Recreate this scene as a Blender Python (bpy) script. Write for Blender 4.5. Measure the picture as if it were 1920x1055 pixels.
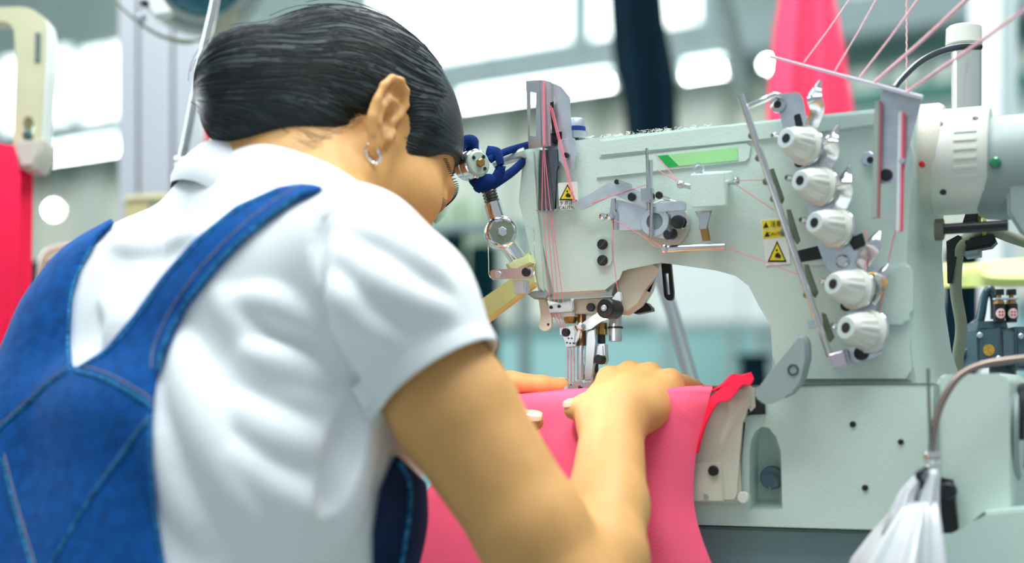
import bpy, bmesh, math, random
import numpy as np
from mathutils import Vector, Matrix
from mathutils.bvhtree import BVHTree
from mathutils.geometry import tessellate_polygon

for o in list(bpy.data.objects):
    bpy.data.objects.remove(o)
C = bpy.context.scene.collection
random.seed(4)
rng = np.random.default_rng(4)

# ------------------------------------------------------------------ camera
FPX = 1920 * 50 / 36.0          # focal length in pixels of the 1920 px wide frame
CAMZ, HOR = 0.86, 800.0         # camera height above the floor, horizon row
cam_d = bpy.data.cameras.new('camera')
cam = bpy.data.objects.new('camera', cam_d)
C.objects.link(cam)
cam.location = (0, 0, CAMZ)
cam.rotation_euler = (math.pi / 2, 0, 0)
cam_d.lens = 50
cam_d.sensor_width = 36
cam_d.shift_y = (HOR - 527.5) / 1920
cam_d.clip_start = 0.02
cam_d.dof.use_dof = True
cam_d.dof.focus_distance = 1.19
cam_d.dof.aperture_fstop = 2.3
bpy.context.scene.camera = cam

# ------------------------------------------------------------------ world, exposure, large lights
sc = bpy.context.scene
w = bpy.data.worlds.new('world')
sc.world = w
w.use_nodes = True
bg = w.node_tree.nodes['Background']
bg.inputs[0].default_value = (0.83, 0.93, 0.99, 1)
bg.inputs[1].default_value = 0.38
sc.view_settings.view_transform = 'Standard'
sc.view_settings.look = 'None'
sc.view_settings.exposure = 0.42
sc.view_settings.gamma = 1.0
sc.view_settings.use_curve_mapping = False
sc.cycles.max_bounces = 8


def area(name, loc, target, sx, sy, power, col):
    d = bpy.data.lights.new(name, 'AREA')
    d.shape = 'RECTANGLE'
    d.size, d.size_y = sx, sy
    d.energy = power
    d.color = col
    o = bpy.data.objects.new(name, d)
    C.objects.link(o)
    o.location = loc
    o.rotation_euler = (Vector(target) - Vector(loc)).to_track_quat('-Z', 'Y').to_euler()
    return o


area('ceiling_tubes_light', (-0.35, 0.75, 2.6), (-0.2, 1.05, 0.9), 1.6, 0.8, 30, (0.92, 1.0, 0.98))
area('ceiling_row_light', (0.6, 1.2, 2.5), (0.1, 1.15, 0.9), 1.6, 0.5, 22, (0.95, 1.0, 0.98))
area('window_daylight', (-1.9, 2.6, 1.9), (0.0, 1.15, 0.95), 1.4, 1.2, 30, (0.85, 0.98, 1.0))
area('hall_fill_near', (0.0, 4.6, 4.4), (0.0, 6.0, 0.0), 5.0, 1.2, 85, (0.93, 1.0, 0.98))  # added unseen fill that brightens the hall behind
area('hall_fill_left', (-3.2, 6.2, 4.4), (-3.0, 8.5, 1.0), 4.0, 1.2, 80, (0.93, 1.0, 0.98))  # second added fill, unseen, brightening the back wall on the left
sp = bpy.data.lights.new('needle_lamp_light', 'SPOT')
sp.energy, sp.spot_size, sp.spot_blend, sp.shadow_soft_size, sp.color = 0.28, math.radians(120), .5, .006, (1.0, 0.98, 0.97)
so = bpy.data.objects.new('needle_lamp_light', sp)
C.objects.link(so)
so.location = (0.008, 1.105, 0.958)
so.rotation_euler = (Vector((0.045, 1.165, 0.85)) - Vector(so.location)).to_track_quat('-Z', 'Y').to_euler()


# ------------------------------------------------------------------ helpers
def P(px, py, Y):
    """a point of the place, seen at that pixel, Y metres in front of the camera"""
    return Vector(((px - 960.0) * Y / FPX, Y, CAMZ - (py - HOR) * Y / FPX))


def PX(n, Y):
    return n * Y / FPX


def srgb(r, g, b):
    f = lambda c: ((c / 255 + 0.055) / 1.055) ** 2.4 if c > 10 else c / 255 / 12.92
    return (f(r), f(g), f(b), 1)


MATS = {}


def mat(name, col, rough=0.5, metal=0.0, noise=None, bump=None, spec=0.5, sss=0.0, emit=None, trans=0.0, alpha=None, coat=0.0, stretch=None):
    """noise=(scale, amount) mottles the colour; bump=(scale, strength)"""
    if name in MATS:
        return MATS[name]
    m = bpy.data.materials.new(name)
    m.use_nodes = True
    nt = m.node_tree
    b = nt.nodes['Principled BSDF']
    b.inputs['Base Color'].default_value = col
    b.inputs['Roughness'].default_value = rough
    b.inputs['Metallic'].default_value = metal
    b.inputs['Specular IOR Level'].default_value = spec
    b.inputs['Coat Weight'].default_value = coat
    if sss:
        b.inputs['Subsurface Weight'].default_value = sss
        b.inputs['Subsurface Radius'].default_value = (0.012, 0.004, 0.002)
        b.inputs['Subsurface Scale'].default_value = 0.6
    if emit:
        b.inputs['Emission Color'].default_value = emit[0]
        b.inputs['Emission Strength'].default_value = emit[1]
    if trans:
        b.inputs['Transmission Weight'].default_value = trans
    if alpha is not None:
        b.inputs['Alpha'].default_value = alpha
    tc = nt.nodes.new('ShaderNodeTexCoord')
    src = tc.outputs['Object']
    if stretch:
        mp = nt.nodes.new('ShaderNodeMapping')
        mp.inputs['Scale'].default_value = stretch
        nt.links.new(src, mp.inputs['Vector'])
        src = mp.outputs['Vector']
    if noise:
        n = nt.nodes.new('ShaderNodeTexNoise')
        n.inputs['Scale'].default_value = noise[0]
        n.inputs['Detail'].default_value = 5
        nt.links.new(src, n.inputs['Vector'])
        r = nt.nodes.new('ShaderNodeValToRGB')
        k = noise[1]
        r.color_ramp.elements[0].position = 0.3
        r.color_ramp.elements[1].position = 0.7
        r.color_ramp.elements[0].color = (col[0] * (1 - k), col[1] * (1 - k), col[2] * (1 - k), 1)
        r.color_ramp.elements[1].color = (min(1, col[0] * (1 + k)), min(1, col[1] * (1 + k)), min(1, col[2] * (1 + k)), 1)
        nt.links.new(n.outputs['Fac'], r.inputs['Fac'])
        nt.links.new(r.outputs['Color'], b.inputs['Base Color'])
    if bump:
        n = nt.nodes.new('ShaderNodeTexNoise')
        n.inputs['Scale'].default_value = bump[0]
        n.inputs['Detail'].default_value = 3
        nt.links.new(src, n.inputs['Vector'])
        bp = nt.nodes.new('ShaderNodeBump')
        bp.inputs['Strength'].default_value = bump[1]
        bp.inputs['Distance'].default_value = 0.002
        nt.links.new(n.outputs['Fac'], bp.inputs['Height'])
        nt.links.new(bp.outputs['Normal'], b.inputs['Normal'])
    MATS[name] = m
    return m


def link(name, me, m, parent=None, smooth=True, kind=None, label=None):
    o = bpy.data.objects.new(name, me)
    C.objects.link(o)
    if m is not None:
        me.materials.append(m)
    if smooth:
        me.polygons.foreach_set('use_smooth', [True] * len(me.polygons))
    if parent is not None:
        o.parent = parent
    if kind:
        o['kind'] = kind
    if label:
        o['label'] = label
    return o


def obj(name, bm, m, parent=None, smooth=True, sharp=35, kind=None, label=None):
    bmesh.ops.recalc_face_normals(bm, faces=bm.faces)
    me = bpy.data.meshes.new(name)
    bm.to_mesh(me)
    bm.free()
    o = link(name, me, m, parent, smooth, kind, label)
    if smooth and sharp:
        me.set_sharp_from_angle(angle=math.radians(sharp))
    return o


def tag(o, label, cat, group=None, kind=None):
    o['label'] = label
    o['category'] = cat
    if group:
        o['group'] = group
    if kind:
        o['kind'] = kind
    return o


def thing(name, label, cat, group=None):
    o = bpy.data.objects.new(name, None)
    C.objects.link(o)
    return tag(o, label, cat, group)


def smooth_path(pts, n=6):
    """Catmull-Rom through the points"""
    p = [Vector(q) for q in pts]
    if len(p) < 3:
        return p
    p = [p[0] * 2 - p[1]] + p + [p[-1] * 2 - p[-2]]
    out = []
    for i in range(1, len(p) - 2):
        for k in range(n):
            t = k / n
            a, b, c, d = p[i - 1], p[i], p[i + 1], p[i + 2]
            out.append(0.5 * ((2 * b) + (c - a) * t + (2 * a - 5 * b + 4 * c - d) * t * t + (3 * b - a - 3 * c + d) * t ** 3))
    out.append(p[-2])
    return out


def tube(bm, pts, r, seg=8, cap=True, flat=None):
    """a round (or, with flat=(a, b, axis), flattened) tube along the points; r may be a list"""
    pts = [Vector(q) for q in pts]
    rs = r if isinstance(r, (list, tuple)) else [r] * len(pts)
    t0 = (pts[1] - pts[0]).normalized()
    ref = Vector((0, 0, 1)) if abs(t0.z) < 0.9 else Vector((1, 0, 0))
    if flat:
        ref = Vector(flat[2])
    u = (ref - t0 * ref.dot(t0)).normalized()
    rings = []
    for i, q in enumerate(pts):
        t = (pts[min(i + 1, len(pts) - 1)] - pts[max(i - 1, 0)]).normalized()
        if flat:
            u = ref
        u = (u - t * u.dot(t)).normalized()
        v = t.cross(u)
        ra, rb = (flat[0], flat[1]) if flat else (rs[i], rs[i])
        rings.append([bm.verts.new(q + u * (math.cos(2 * math.pi * (k + .5) / seg) * ra) + v * (math.sin(2 * math.pi * (k + .5) / seg) * rb)) for k in range(seg)])
    for a, b in zip(rings, rings[1:]):
        for k in range(seg):
            bm.faces.new((a[k], a[(k + 1) % seg], b[(k + 1) % seg], b[k]))
    if cap:
        bm.faces.new(rings[0])
        bm.faces.new(list(reversed(rings[-1])))


def lathe(bm, p, axis, prof, seg=24, cap=True, wob=None):
    """profile of (distance along axis, radius) turned round the axis through p"""
    a = Vector(axis).normalized()
    ref = Vector((0, 0, 1)) if abs(a.z) < 0.9 else Vector((1, 0, 0))
    u = (ref - a * ref.dot(a)).normalized()
    v = a.cross(u)
    rings = []
    for j, (h, r) in enumerate(prof):
        rings.append([bm.verts.new(Vector(p) + a * h + (u * math.cos(2 * math.pi * k / seg) + v * math.sin(2 * math.pi * k / seg)) * (r * (wob(j, k) if wob else 1))) for k in range(seg)])
    for A, B in zip(rings, rings[1:]):
        for k in range(seg):
            bm.faces.new((A[k], A[(k + 1) % seg], B[(k + 1) % seg], B[k]))
    if cap:
        bm.faces.new(rings[0])
        bm.faces.new(list(reversed(rings[-1])))


def slab(bm, pts, back, bev=0.0, seg=2):
    """a flat outline (list of points) given thickness by the vector back, edges bevelled"""
    n = len(pts)
    A = [bm.verts.new(Vector(p)) for p in pts]
    B = [bm.verts.new(Vector(p) + Vector(back)) for p in pts]
    fs = [bm.faces.new(A), bm.faces.new(list(reversed(B)))]
    for i in range(n):
        fs.append(bm.faces.new((A[i], B[i], B[(i + 1) % n], A[(i + 1) % n])))
    if bev:
        ed = set()
        for f in fs[:2]:
            ed.update(f.edges)
        bmesh.ops.bevel(bm, geom=list(ed), offset=bev, segments=seg, affect='EDGES', clamp_overlap=True)


def box(bm, c, ax, ay, az, bev=0.0):
    """box with half extents given by three vectors"""
    c, ax, ay, az = Vector(c), Vector(ax), Vector(ay), Vector(az)
    slab(bm, [c - ax - ay - az, c + ax - ay - az, c + ax + ay - az, c - ax + ay - az], az * 2, bev)


def round_poly(pts, r=None, n=3):
    """2-D polygon with corners rounded: entries (x, y) or (x, y, r)"""
    out = []
    m = len(pts)
    for i in range(m):
        x, y = pts[i][:2]
        rr = pts[i][2] if len(pts[i]) > 2 else (r or 0)
        p = np.array([x, y], float)
        a = np.array(pts[i - 1][:2], float) - p
        b = np.array(pts[(i + 1) % m][:2], float) - p
        la, lb = np.hypot(*a), np.hypot(*b)
        d = min(rr, la * .49, lb * .49)
        if d < 1e-6:
            out.append((x, y))
            continue
        s, e = p + a / la * d, p + b / lb * d
        for k in range(n + 1):
            t = k / n
            q = s * (1 - t) ** 2 + p * 2 * t * (1 - t) + e * t * t
            out.append((q[0], q[1]))
    return out


# ------------------------------------------------------------------ distance fields, for the body and the clothes
class Field:
    def __init__(s, lo, hi, vs):
        s.lo = np.array(lo, np.float32)
        s.vs = vs
        s.n = np.ceil((np.array(hi) - np.array(lo)) / vs).astype(int) + 1
        s.a = np.full(s.n, 0.04, np.float32)

    def sub(s, lo, hi):
        i0 = np.clip(np.floor((np.array(lo) - s.lo) / s.vs).astype(int), 0, s.n)
        i1 = np.clip(np.ceil((np.array(hi) - s.lo) / s.vs).astype(int) + 1, 0, s.n)
        if (i1 - i0 <= 1).any():
            return None, None
        g = [(s.lo[k] + s.vs * np.arange(i0[k], i1[k], dtype=np.float32)) for k in range(3)]
        return tuple(slice(i0[k], i1[k]) for k in range(3)), (g[0][:, None, None], g[1][None, :, None], g[2][None, None, :])

    def put(s, d, sl, k, cut=False):
        b = s.a[sl]
        if cut:
            d = -d
            h = np.clip(0.5 - 0.5 * (b - d) / k, 0, 1)
            s.a[sl] = b + (d - b) * h + k * h * (1 - h)
        else:
            h = np.clip(0.5 + 0.5 * (b - d) / k, 0, 1)
            s.a[sl] = b + (d - b) * h - k * h * (1 - h)

    def ell(s, c, r, M=None, k=0.01, cut=False):
        """ellipsoid, axes = columns of M"""
        c, r = np.array(c, np.float32), np.array(r, np.float32)
        M = np.eye(3) if M is None else np.array(M)
        ext = np.sqrt(((M * r) ** 2).sum(1)) + 0.03
        sl, g = s.sub(c - ext, c + ext)
        if sl is None:
            return
        q = [g[j] - c[j] for j in range(3)]
        k0 = k1 = 0
        for j in range(3):
            t = q[0] * M[0, j] + q[1] * M[1, j] + q[2] * M[2, j]
            k0 = k0 + (t / r[j]) ** 2
            k1 = k1 + (t / r[j] ** 2) ** 2
        k0, k1 = np.sqrt(k0), np.sqrt(k1)
        s.put(k0 * (k0 - 1) / np.maximum(k1, 1e-6), sl, k, cut)

    def cap(s, p, q, r0, r1, k=0.01, cut=False):
        p, q = np.array(p, np.float32), np.array(q, np.float32)
        m = max(r0, r1) + 0.03
        sl, g = s.sub(np.minimum(p, q) - m, np.maximum(p, q) + m)
        if sl is None:
            return
        e = q - p
        t = sum((g[j] - p[j]) * e[j] for j in range(3)) / max(float(e @ e), 1e-9)
        t = np.clip(t, 0, 1)
        d = np.sqrt(sum((g[j] - p[j] - t * e[j]) ** 2 for j in range(3)))
        t = t * t * (3 - 2 * t) * .5 + t * .5
        s.put(d - (r0 + (r1 - r0) * t), sl, k, cut)

    def chain(s, pts, rs, k=0.006, kj=None, cut=False):
        for i in range(len(pts) - 1):
            s.cap(pts[i], pts[i + 1], rs[i], rs[i + 1], k, cut)

    def loft(s, secs, k=0.02):
        """elliptical sections: (centre, wide axis, half width, deep axis, half depth)"""
        for (c0, u0, a0, v0, b0), (c1, u1, a1, v1, b1) in zip(secs, secs[1:]):
            c0, c1 = np.array(c0, np.float32), np.array(c1, np.float32)
            m = max(a0, b0, a1, b1) + 0.03
            sl, g = s.sub(np.minimum(c0, c1) - m, np.maximum(c0, c1) + m)
            if sl is None:
                continue
            e = c1 - c0
            L2 = float(e @ e)
            q = [g[j] - c0[j] for j in range(3)]
            tt = (q[0] * e[0] + q[1] * e[1] + q[2] * e[2]) / L2
            t = np.clip(tt, 0, 1)
            u = (np.array(u0) + np.array(u1)) / 2
            v = (np.array(v0) + np.array(v1)) / 2
            q = [q[j] - t * e[j] for j in range(3)]
            x = sum(q[j] * u[j] for j in range(3))
            y = sum(q[j] * v[j] for j in range(3))
            a, b = a0 + (a1 - a0) * t, b0 + (b1 - b0) * t
            z = np.abs(tt - t) * math.sqrt(L2)
            rz = 0.6 * np.minimum(a, b)
            k0 = np.sqrt((x / a) ** 2 + (y / b) ** 2 + (z / rz) ** 2)
            k1 = np.sqrt((x / a ** 2) ** 2 + (y / b ** 2) ** 2 + (z / rz ** 2) ** 2)
            s.put(k0 * (k0 - 1) / np.maximum(k1, 1e-6), sl, k)

    def at(s, p):
        f = (np.array(p, float) - s.lo) / s.vs
        i = np.floor(f).astype(int)
        i = np.clip(i, 0, s.n - 2)
        f = f - i
        v = 0
        for dx in (0, 1):
            for dy in (0, 1):
                for dz in (0, 1):
                    v = v + s.a[i[..., 0] + dx, i[..., 1] + dy, i[..., 2] + dz] * np.where(dx, f[..., 0], 1 - f[..., 0]) * np.where(dy, f[..., 1], 1 - f[..., 1]) * np.where(dz, f[..., 2], 1 - f[..., 2])
        return v

    def hit(s, px, py, y0=0.84, y1=1.4, lift=0.0):
        """first surface point along the line of sight through a pixel"""
        Y = np.linspace(y0, y1, 1200)
        p = np.stack([(px - 960) * Y / FPX, Y, CAMZ - (py - HOR) * Y / FPX], 1)
        ok = ((p > s.lo + s.vs) & (p < s.lo + s.vs * (s.n - 2))).all(1)
        v = np.where(ok, s.at(p), 1.0) - lift
        i = int(np.argmax(v < 0))
        return Vector(p[i]) if v[i] < 0 else None

    def mesh(s):
        """surface nets"""
        ins = s.a < 0
        cnt = np.zeros(s.n - 1, np.uint8)
        for dx in (0, 1):
            for dy in (0, 1):
                for dz in (0, 1):
                    cnt += ins[dx:s.n[0] - 1 + dx, dy:s.n[1] - 1 + dy, dz:s.n[2] - 1 + dz]
        act = (cnt > 0) & (cnt < 8)
        idx = np.argwhere(act)
        num = np.full(s.n - 1, -1, np.int32)
        num[act] = np.arange(len(idx))
        co = np.array([(x, y, z) for x in (0, 1) for y in (0, 1) for z in (0, 1)])
        val = np.stack([s.a[idx[:, 0] + c[0], idx[:, 1] + c[1], idx[:, 2] + c[2]] for c in co], 1)
        acc = np.zeros((len(idx), 3))
        n = np.zeros(len(idx))
        for i in range(8):
            for j in range(i + 1, 8):
                if abs(co[i] - co[j]).sum() == 1:
                    m = (val[:, i] < 0) != (val[:, j] < 0)
                    t = val[:, i] / np.where(m, val[:, i] - val[:, j], 1)
                    acc += np.where(m[:, None], co[i] + t[:, None] * (co[j] - co[i]), 0)
                    n += m
        vs = (idx + acc / n[:, None]) * s.vs + s.lo
        quads = []
        for ax in range(3):
            o1, o2 = (ax + 1) % 3, (ax + 2) % 3
            sa = [slice(1, -1)] * 3
            sb = [slice(1, -1)] * 3
            sa[ax], sb[ax] = slice(0, -1), slice(1, None)
            A, B = ins[tuple(sa)], ins[tuple(sb)]
            for flip, mk in ((False, A & ~B), (True, ~A & B)):
                e = np.argwhere(mk)
                if not len(e):
                    continue
                off = np.ones(3, int)
                off[ax] = 0
                e = e + off
                q = []
                for d1, d2 in ((0, 0), (1, 0), (1, 1), (0, 1)):
                    c = e.copy()
                    c[:, o1] -= 1 - d1
                    c[:, o2] -= 1 - d2
                    q.append(num[c[:, 0], c[:, 1], c[:, 2]])
                q = np.stack(q if not flip else q[::-1], 1)
                quads.append(q[(q >= 0).all(1)])
        quads = np.concatenate(quads)
        return vs, quads


def mesh_of(name, vs, quads):
    me = bpy.data.meshes.new(name)
    me.vertices.add(len(vs))
    me.vertices.foreach_set('co', vs.astype(np.float32).ravel())
    me.loops.add(len(quads) * 4)
    me.loops.foreach_set('vertex_index', quads.astype(np.int32).ravel())
    me.polygons.add(len(quads))
    me.polygons.foreach_set('loop_start', np.arange(0, len(quads) * 4, 4, dtype=np.int32))
    me.update(calc_edges=True)
    return me


def relax(vs, quads, it=2, lam=0.5):
    i = quads.ravel()
    j = np.roll(quads, -1, 1).ravel()
    ii, jj = np.concatenate([i, j]), np.concatenate([j, i])
    n = np.maximum(np.bincount(ii, minlength=len(vs)), 1)
    for _ in range(it):
        acc = np.stack([np.bincount(ii, weights=vs[jj, k], minlength=len(vs)) for k in range(3)], 1)
        vs = vs + lam * (acc / n[:, None] - vs)
    return vs

# ------------------------------------------------------------------ the seamstress
SKIN = mat('skin', srgb(212, 160, 100), rough=0.5, spec=0.35, sss=0.12, noise=(60, 0.05), bump=(900, 0.06))
NAIL = mat('nail', srgb(228, 172, 148), rough=0.2, spec=0.6, coat=0.3)
SHIRT = mat('shirt_cotton', srgb(236, 240, 244), rough=0.85, spec=0.2, bump=(1500, 0.15))
person = thing('person', 'person with black tied-back hair, white polo shirt and blue denim overalls, bent over sewing', 'person')

V3 = lambda *a: np.array(a, float)
# torso frame: F forward, R her right hand side, Z up
ab = math.radians(40)
BF, BR, BZ = V3(math.cos(ab), math.sin(ab), 0), V3(math.sin(ab), -math.cos(ab), 0), V3(0, 0, 1)
c7 = np.array(P(425, 322, 1.10))
vback = np.array(P(135, 690, 1.02))


def nrm(v):
    return v / np.linalg.norm(v)


def section(back, t, wdt, dep):
    n = nrm(np.cross(BR, t))
    if n @ BF < 0:
        n = -n
    return (back + n * dep, BR, wdt, n, dep)


t_up = nrm(c7 - vback)
mid1 = vback + (c7 - vback) * 0.55 - np.cross(BR, t_up) * np.sign(np.cross(BR, t_up) @ BF) * 0.012
low1 = vback + V3(0, 0, -0.15) - BF * 0.045
low2 = vback + V3(0, 0, -0.32) - BF * 0.03
t_lo = nrm(vback - low1)
torso = [section(low2, BZ, 0.155, 0.12), section(low1, nrm(t_lo + BZ), 0.15, 0.118), section(vback, nrm(t_lo + t_up), 0.158, 0.118),
         section(mid1, t_up, 0.165, 0.10), section(c7 - t_up * 0.03, t_up, 0.11, 0.062)]
SH = np.array(P(672, 490, 0.985))
EL = np.array(P(1080, 1122, 0.945))
WR = np.array(P(1152, 778, 1.125))
CUFF = np.array(P(806, 698, 0.965))
shL = SH - BR * 0.30 + BF * 0.0
ELL = np.array(P(600, 850, 1.30))
WRL = np.array(P(815, 775, 1.21))

# head frame
ha, hp, hr = math.radians(31.6), math.radians(41), math.radians(18.6)
hF = V3(math.cos(hp) * math.cos(ha), math.cos(hp) * math.sin(ha), -math.sin(hp))
r0 = V3(math.sin(ha), -math.cos(ha), 0)
u0 = V3(math.sin(hp) * math.cos(ha), math.sin(hp) * math.sin(ha), math.cos(hp))
hR, hU = r0 * math.cos(hr) + u0 * math.sin(hr), u0 * math.cos(hr) - r0 * math.sin(hr)
HM = np.stack([hF, hR, hU], 1)
HC = V3(-0.138, 1.14, 1.072)


def H(x, y, z):
    return HC + HM @ (V3(x, y, z) / 1000)


def he(fd, c, r, k=10, cut=False, M=None):
    fd.ell(H(*c), np.array(r) / 1000, HM if M is None else HM @ M, k / 1000, cut)


def hc(fd, p, q, r0_, r1_, k=8, cut=False):
    fd.cap(H(*p), H(*q), r0_ / 1000, r1_ / 1000, k / 1000, cut)


B = Field((-0.47, 0.80, 0.58), (0.17, 1.36, 1.21), 0.0017)
# torso under the clothes, neck
B.loft([(c, u, a * .88, v, b * .86) for c, u, a, v, b in torso], 0.02)
neck0 = np.array(P(560, 395, 1.105))
B.cap(neck0, H(-22, 0, -5), 0.056, 0.055, 0.025)
B.cap(np.array(P(470, 365, 1.11)), H(-60, 0, 5), 0.045, 0.046, 0.03)
B.cap(neck0, SH, 0.05, 0.036, 0.03)
B.cap(neck0, shL, 0.05, 0.036, 0.03)
# head
he(B, (-8, 0, 44), (92, 71, 82))
he(B, (38, 0, 2), (52, 57, 62), 14)
for s in (-1, 1):
    he(B, (46, 41 * s, -6), (30, 22, 26), 14)
    hc(B, (6, 48 * s, -38), (70, 13 * s, -76), 15, 14, 16)
    hc(B, (2, 55 * s, -5), (6, 48 * s, -38), 12, 14, 14)
    he(B, (74, 22 * s, 36), (13, 19, 9), 10)
    he(B, (93, 32 * s, 19), (12, 14, 8), 8, True)
    he(B, (72, 30 * s, 18), (12, 13, 11), 5)
    hc(B, (100, 8 * s, -14), (104, 6 * s, -15), 6, 6, 6)
he(B, (66, 0, -42), (26, 32, 28), 16)
hc(B, (74, 0, -74), (78, 0, -76), 14, 14, 12)
hc(B, (88, 0, 20), (106, 0, -12), 7, 9, 10)
he(B, (92, 0, -40), (8, 21, 5), 4)
he(B, (90, 0, -49), (8, 19, 6), 4)
hc(B, (103, -22, -44.5), (103, 22, -44.5), 1.4, 1.4, 3, True)
# ears
for s in (-1, 1):
    eb, eu = V3(-0.90, 0.42 * s, -0.05), V3(-0.10, 0.06 * s, 0.99)
    en = V3(0.42, 0.90 * s, 0)

    def E(b, u, n=0):
        return V3(-2, 69 * s, -7) + (eb * b + eu * u) * 1.12 + en * n
    M = np.stack([eb, eu, en], 1)
    he(B, E(11, 8, -1), (17, 30, 3.8), 3, M=M)
    he(B, E(5, -17, 1), (8, 11, 3.8), 4, M=M)
    he(B, E(9, 4, 4), (8, 12, 7.5), 2, True, M=M)
    he(B, E(12, 24, 5), (7, 6, 4.5), 2, True, M=M)
    he(B, E(22, 12, 4), (2.5, 11, 4), 1.5, True, M=M)
    hx = [(2, 7, 1), (-1, 17, 2), (0, 27, 3), (7, 33.5, 3.5), (16, 33, 3.5), (24, 26, 3), (27, 15, 2.5), (25, 3, 2), (20, -9, 2), (13, -17, 2)]
    for a, b in zip(hx, hx[1:]):
        hc(B, E(*a), E(*b), 3.1, 3.1, 2)
    ah = [(8, 20, 1.5), (16, 14, 2.5), (18, 4, 2.5), (14, -7, 2.5), (8, -10, 2.5)]
    for a, b in zip(ah, ah[1:]):
        hc(B, E(*a), E(*b), 2.8, 2.8, 2.5)
    hc(B, E(-3, 3, 2), E(-2, -5, 3), 3.4, 3.2, 3)
    if s == 1:
        lobe = H(*E(5, -23, 1))
# right arm
B.chain([SH, SH + (EL - SH) * .45, SH + (EL - SH) * .8, EL], [.045, .0418, .0375, .033], 0.01)
FA = WR - EL
B.chain([EL, np.array(P(1118, 1055, .985)), np.array(P(1137, 950, 1.035)), WR - FA * .05], [.033, .0345, .0292, .0245], 0.012)
wu = nrm(V3(0.92, -0.32, 0.1))
B.ell(WR - FA * .02, (.028, .021, .03), np.stack([wu, nrm(np.cross(nrm(FA), wu)), nrm(FA)], 1), 0.012)
# left arm
B.chain([shL, ELL, WRL], [.045, .036, .024], 0.01)


def A(*a):
    return np.array(P(*a))


# right hand
mcp = [A(1142, 714, 1.188), A(1181, 704, 1.192), A(1219, 707, 1.184), A(1256, 719, 1.170)]
for i, m_ in enumerate(mcp):
    B.cap(WR + (mcp[i] - WR) * .12 + wu * (-.014 + .009 * i), m_, .0170, .0104 if i < 3 else .0094, 0.008)
    B.ell(m_ + V3(0, -.003, .0036), (.0098, .0125, .0092), None, 0.005)
B.cap(WR, (mcp[1] + mcp[2]) / 2 + V3(0, -.01, -.014), .022, .014, 0.014)
B.cap(A(1225, 770, 1.13), A(1258, 738, 1.16), .0135, .011, 0.012)
rf = [[mcp[0], A(1136, 718, 1.226), A(1128, 738, 1.247), A(1122, 747, 1.262)],
      [mcp[1], A(1184, 708, 1.234), A(1184, 728, 1.260), A(1182, 744, 1.276)],
      [mcp[2], A(1232, 712, 1.224), A(1240, 728, 1.248), A(1244, 742, 1.264)],
      [mcp[3], A(1281, 721, 1.182), A(1300, 727, 1.194), A(1313, 731, 1.202)]]
for f, rs in zip(rf, ([.0102, .0088, .0078, .0066], [.0104, .009, .008, .0068], [.010, .0086, .0077, .0066], [.0098, .0082, .0072, .0062])):
    B.chain(f, rs, 0.003)
rt = [A(1142, 776, 1.122), A(1116, 764, 1.132), A(1097, 764, 1.139), A(1076, 767, 1.143)]
B.chain(rt, [.0165, .0115, .0100, .0086], 0.005)
# left hand
lm = [A(902, 722, 1.205), A(897, 718, 1.230), A(892, 722, 1.252), A(885, 732, 1.270)]
for i, m_ in enumerate(lm):
    B.cap(WRL, m_, .02, .0108, 0.012)
lf = [[lm[0], A(958, 716, 1.204), A(1016, 722, 1.208), A(1054, 724, 1.212)],
      [lm[1], A(955, 716, 1.238), A(1012, 726, 1.246), A(1040, 734, 1.250)],
      [lm[2], A(945, 720, 1.262), A(990, 730, 1.272), A(1014, 738, 1.276)],
      [lm[3], A(930, 732, 1.284), A(965, 740, 1.292), A(985, 745, 1.296)]]
for f, rs in zip(lf, ([.0108, .0094, .0084, .0072], [.0105, .009, .008, .007], [.010, .0086, .0077, .0066], [.009, .0078, .007, .006])):
    B.chain(f, rs, 0.003)
lt = [A(850, 770, 1.185), A(915, 778, 1.160), A(965, 786, 1.152), A(1001, 789, 1.150)]
B.chain(lt, [.016, .0118, .0098, .0084], 0.005)

vs, qs = B.mesh()
vs = relax(vs, qs, 2, 0.5)
body = link('body', mesh_of('body', vs, qs), SKIN, person)
body_tree = BVHTree.FromPolygons([tuple(v) for v in vs], [tuple(q) for q in qs])


def nail(c, fwd, up, ln, wd):
    """fingernail: a small arched plate"""
    c, fwd, up = Vector(c), Vector(fwd).normalized(), Vector(up)
    up = (up - fwd * up.dot(fwd)).normalized()
    sd = fwd.cross(up)
    bm = bmesh.new()
    g = []
    for i in range(7):
        u = i / 6 * 2 - 1
        row = []
        for j in range(7):
            v = j / 6 * 2 - 1
            wv = math.sqrt(max(0, 1 - 0.55 * max(0, u) ** 3 - .25 * min(0, u) ** 2))
            row.append(bm.verts.new(c + fwd * (u * ln / 2) + sd * (v * wv * wd / 2) + up * (-(v * v) * wd * .16 - max(0, u) ** 2 * .0003)))
        g.append(row)
    for i in range(6):
        for j in range(6):
            bm.faces.new((g[i][j], g[i + 1][j], g[i + 1][j + 1], g[i][j + 1]))
    r = bmesh.ops.extrude_face_region(bm, geom=list(bm.faces))
    bmesh.ops.translate(bm, verts=[v for v in r['geom'] if isinstance(v, bmesh.types.BMVert)], vec=-up * .0012)
    obj('fingernail', bm, NAIL, person, sharp=50)


def nail_on(tip, prev, r, toward, ln, wd):
    tip, prev = Vector(tip), Vector(prev)
    d = (tip - prev).normalized()
    up = Vector(toward)
    up = (up - d * up.dot(d)).normalized()
    h = body_tree.ray_cast(tip + up * .04, -up, .06)
    p = h[0] if h[0] is not None else tip + up * r
    nail(p + up * .0006, d, up, ln, wd)


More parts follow.
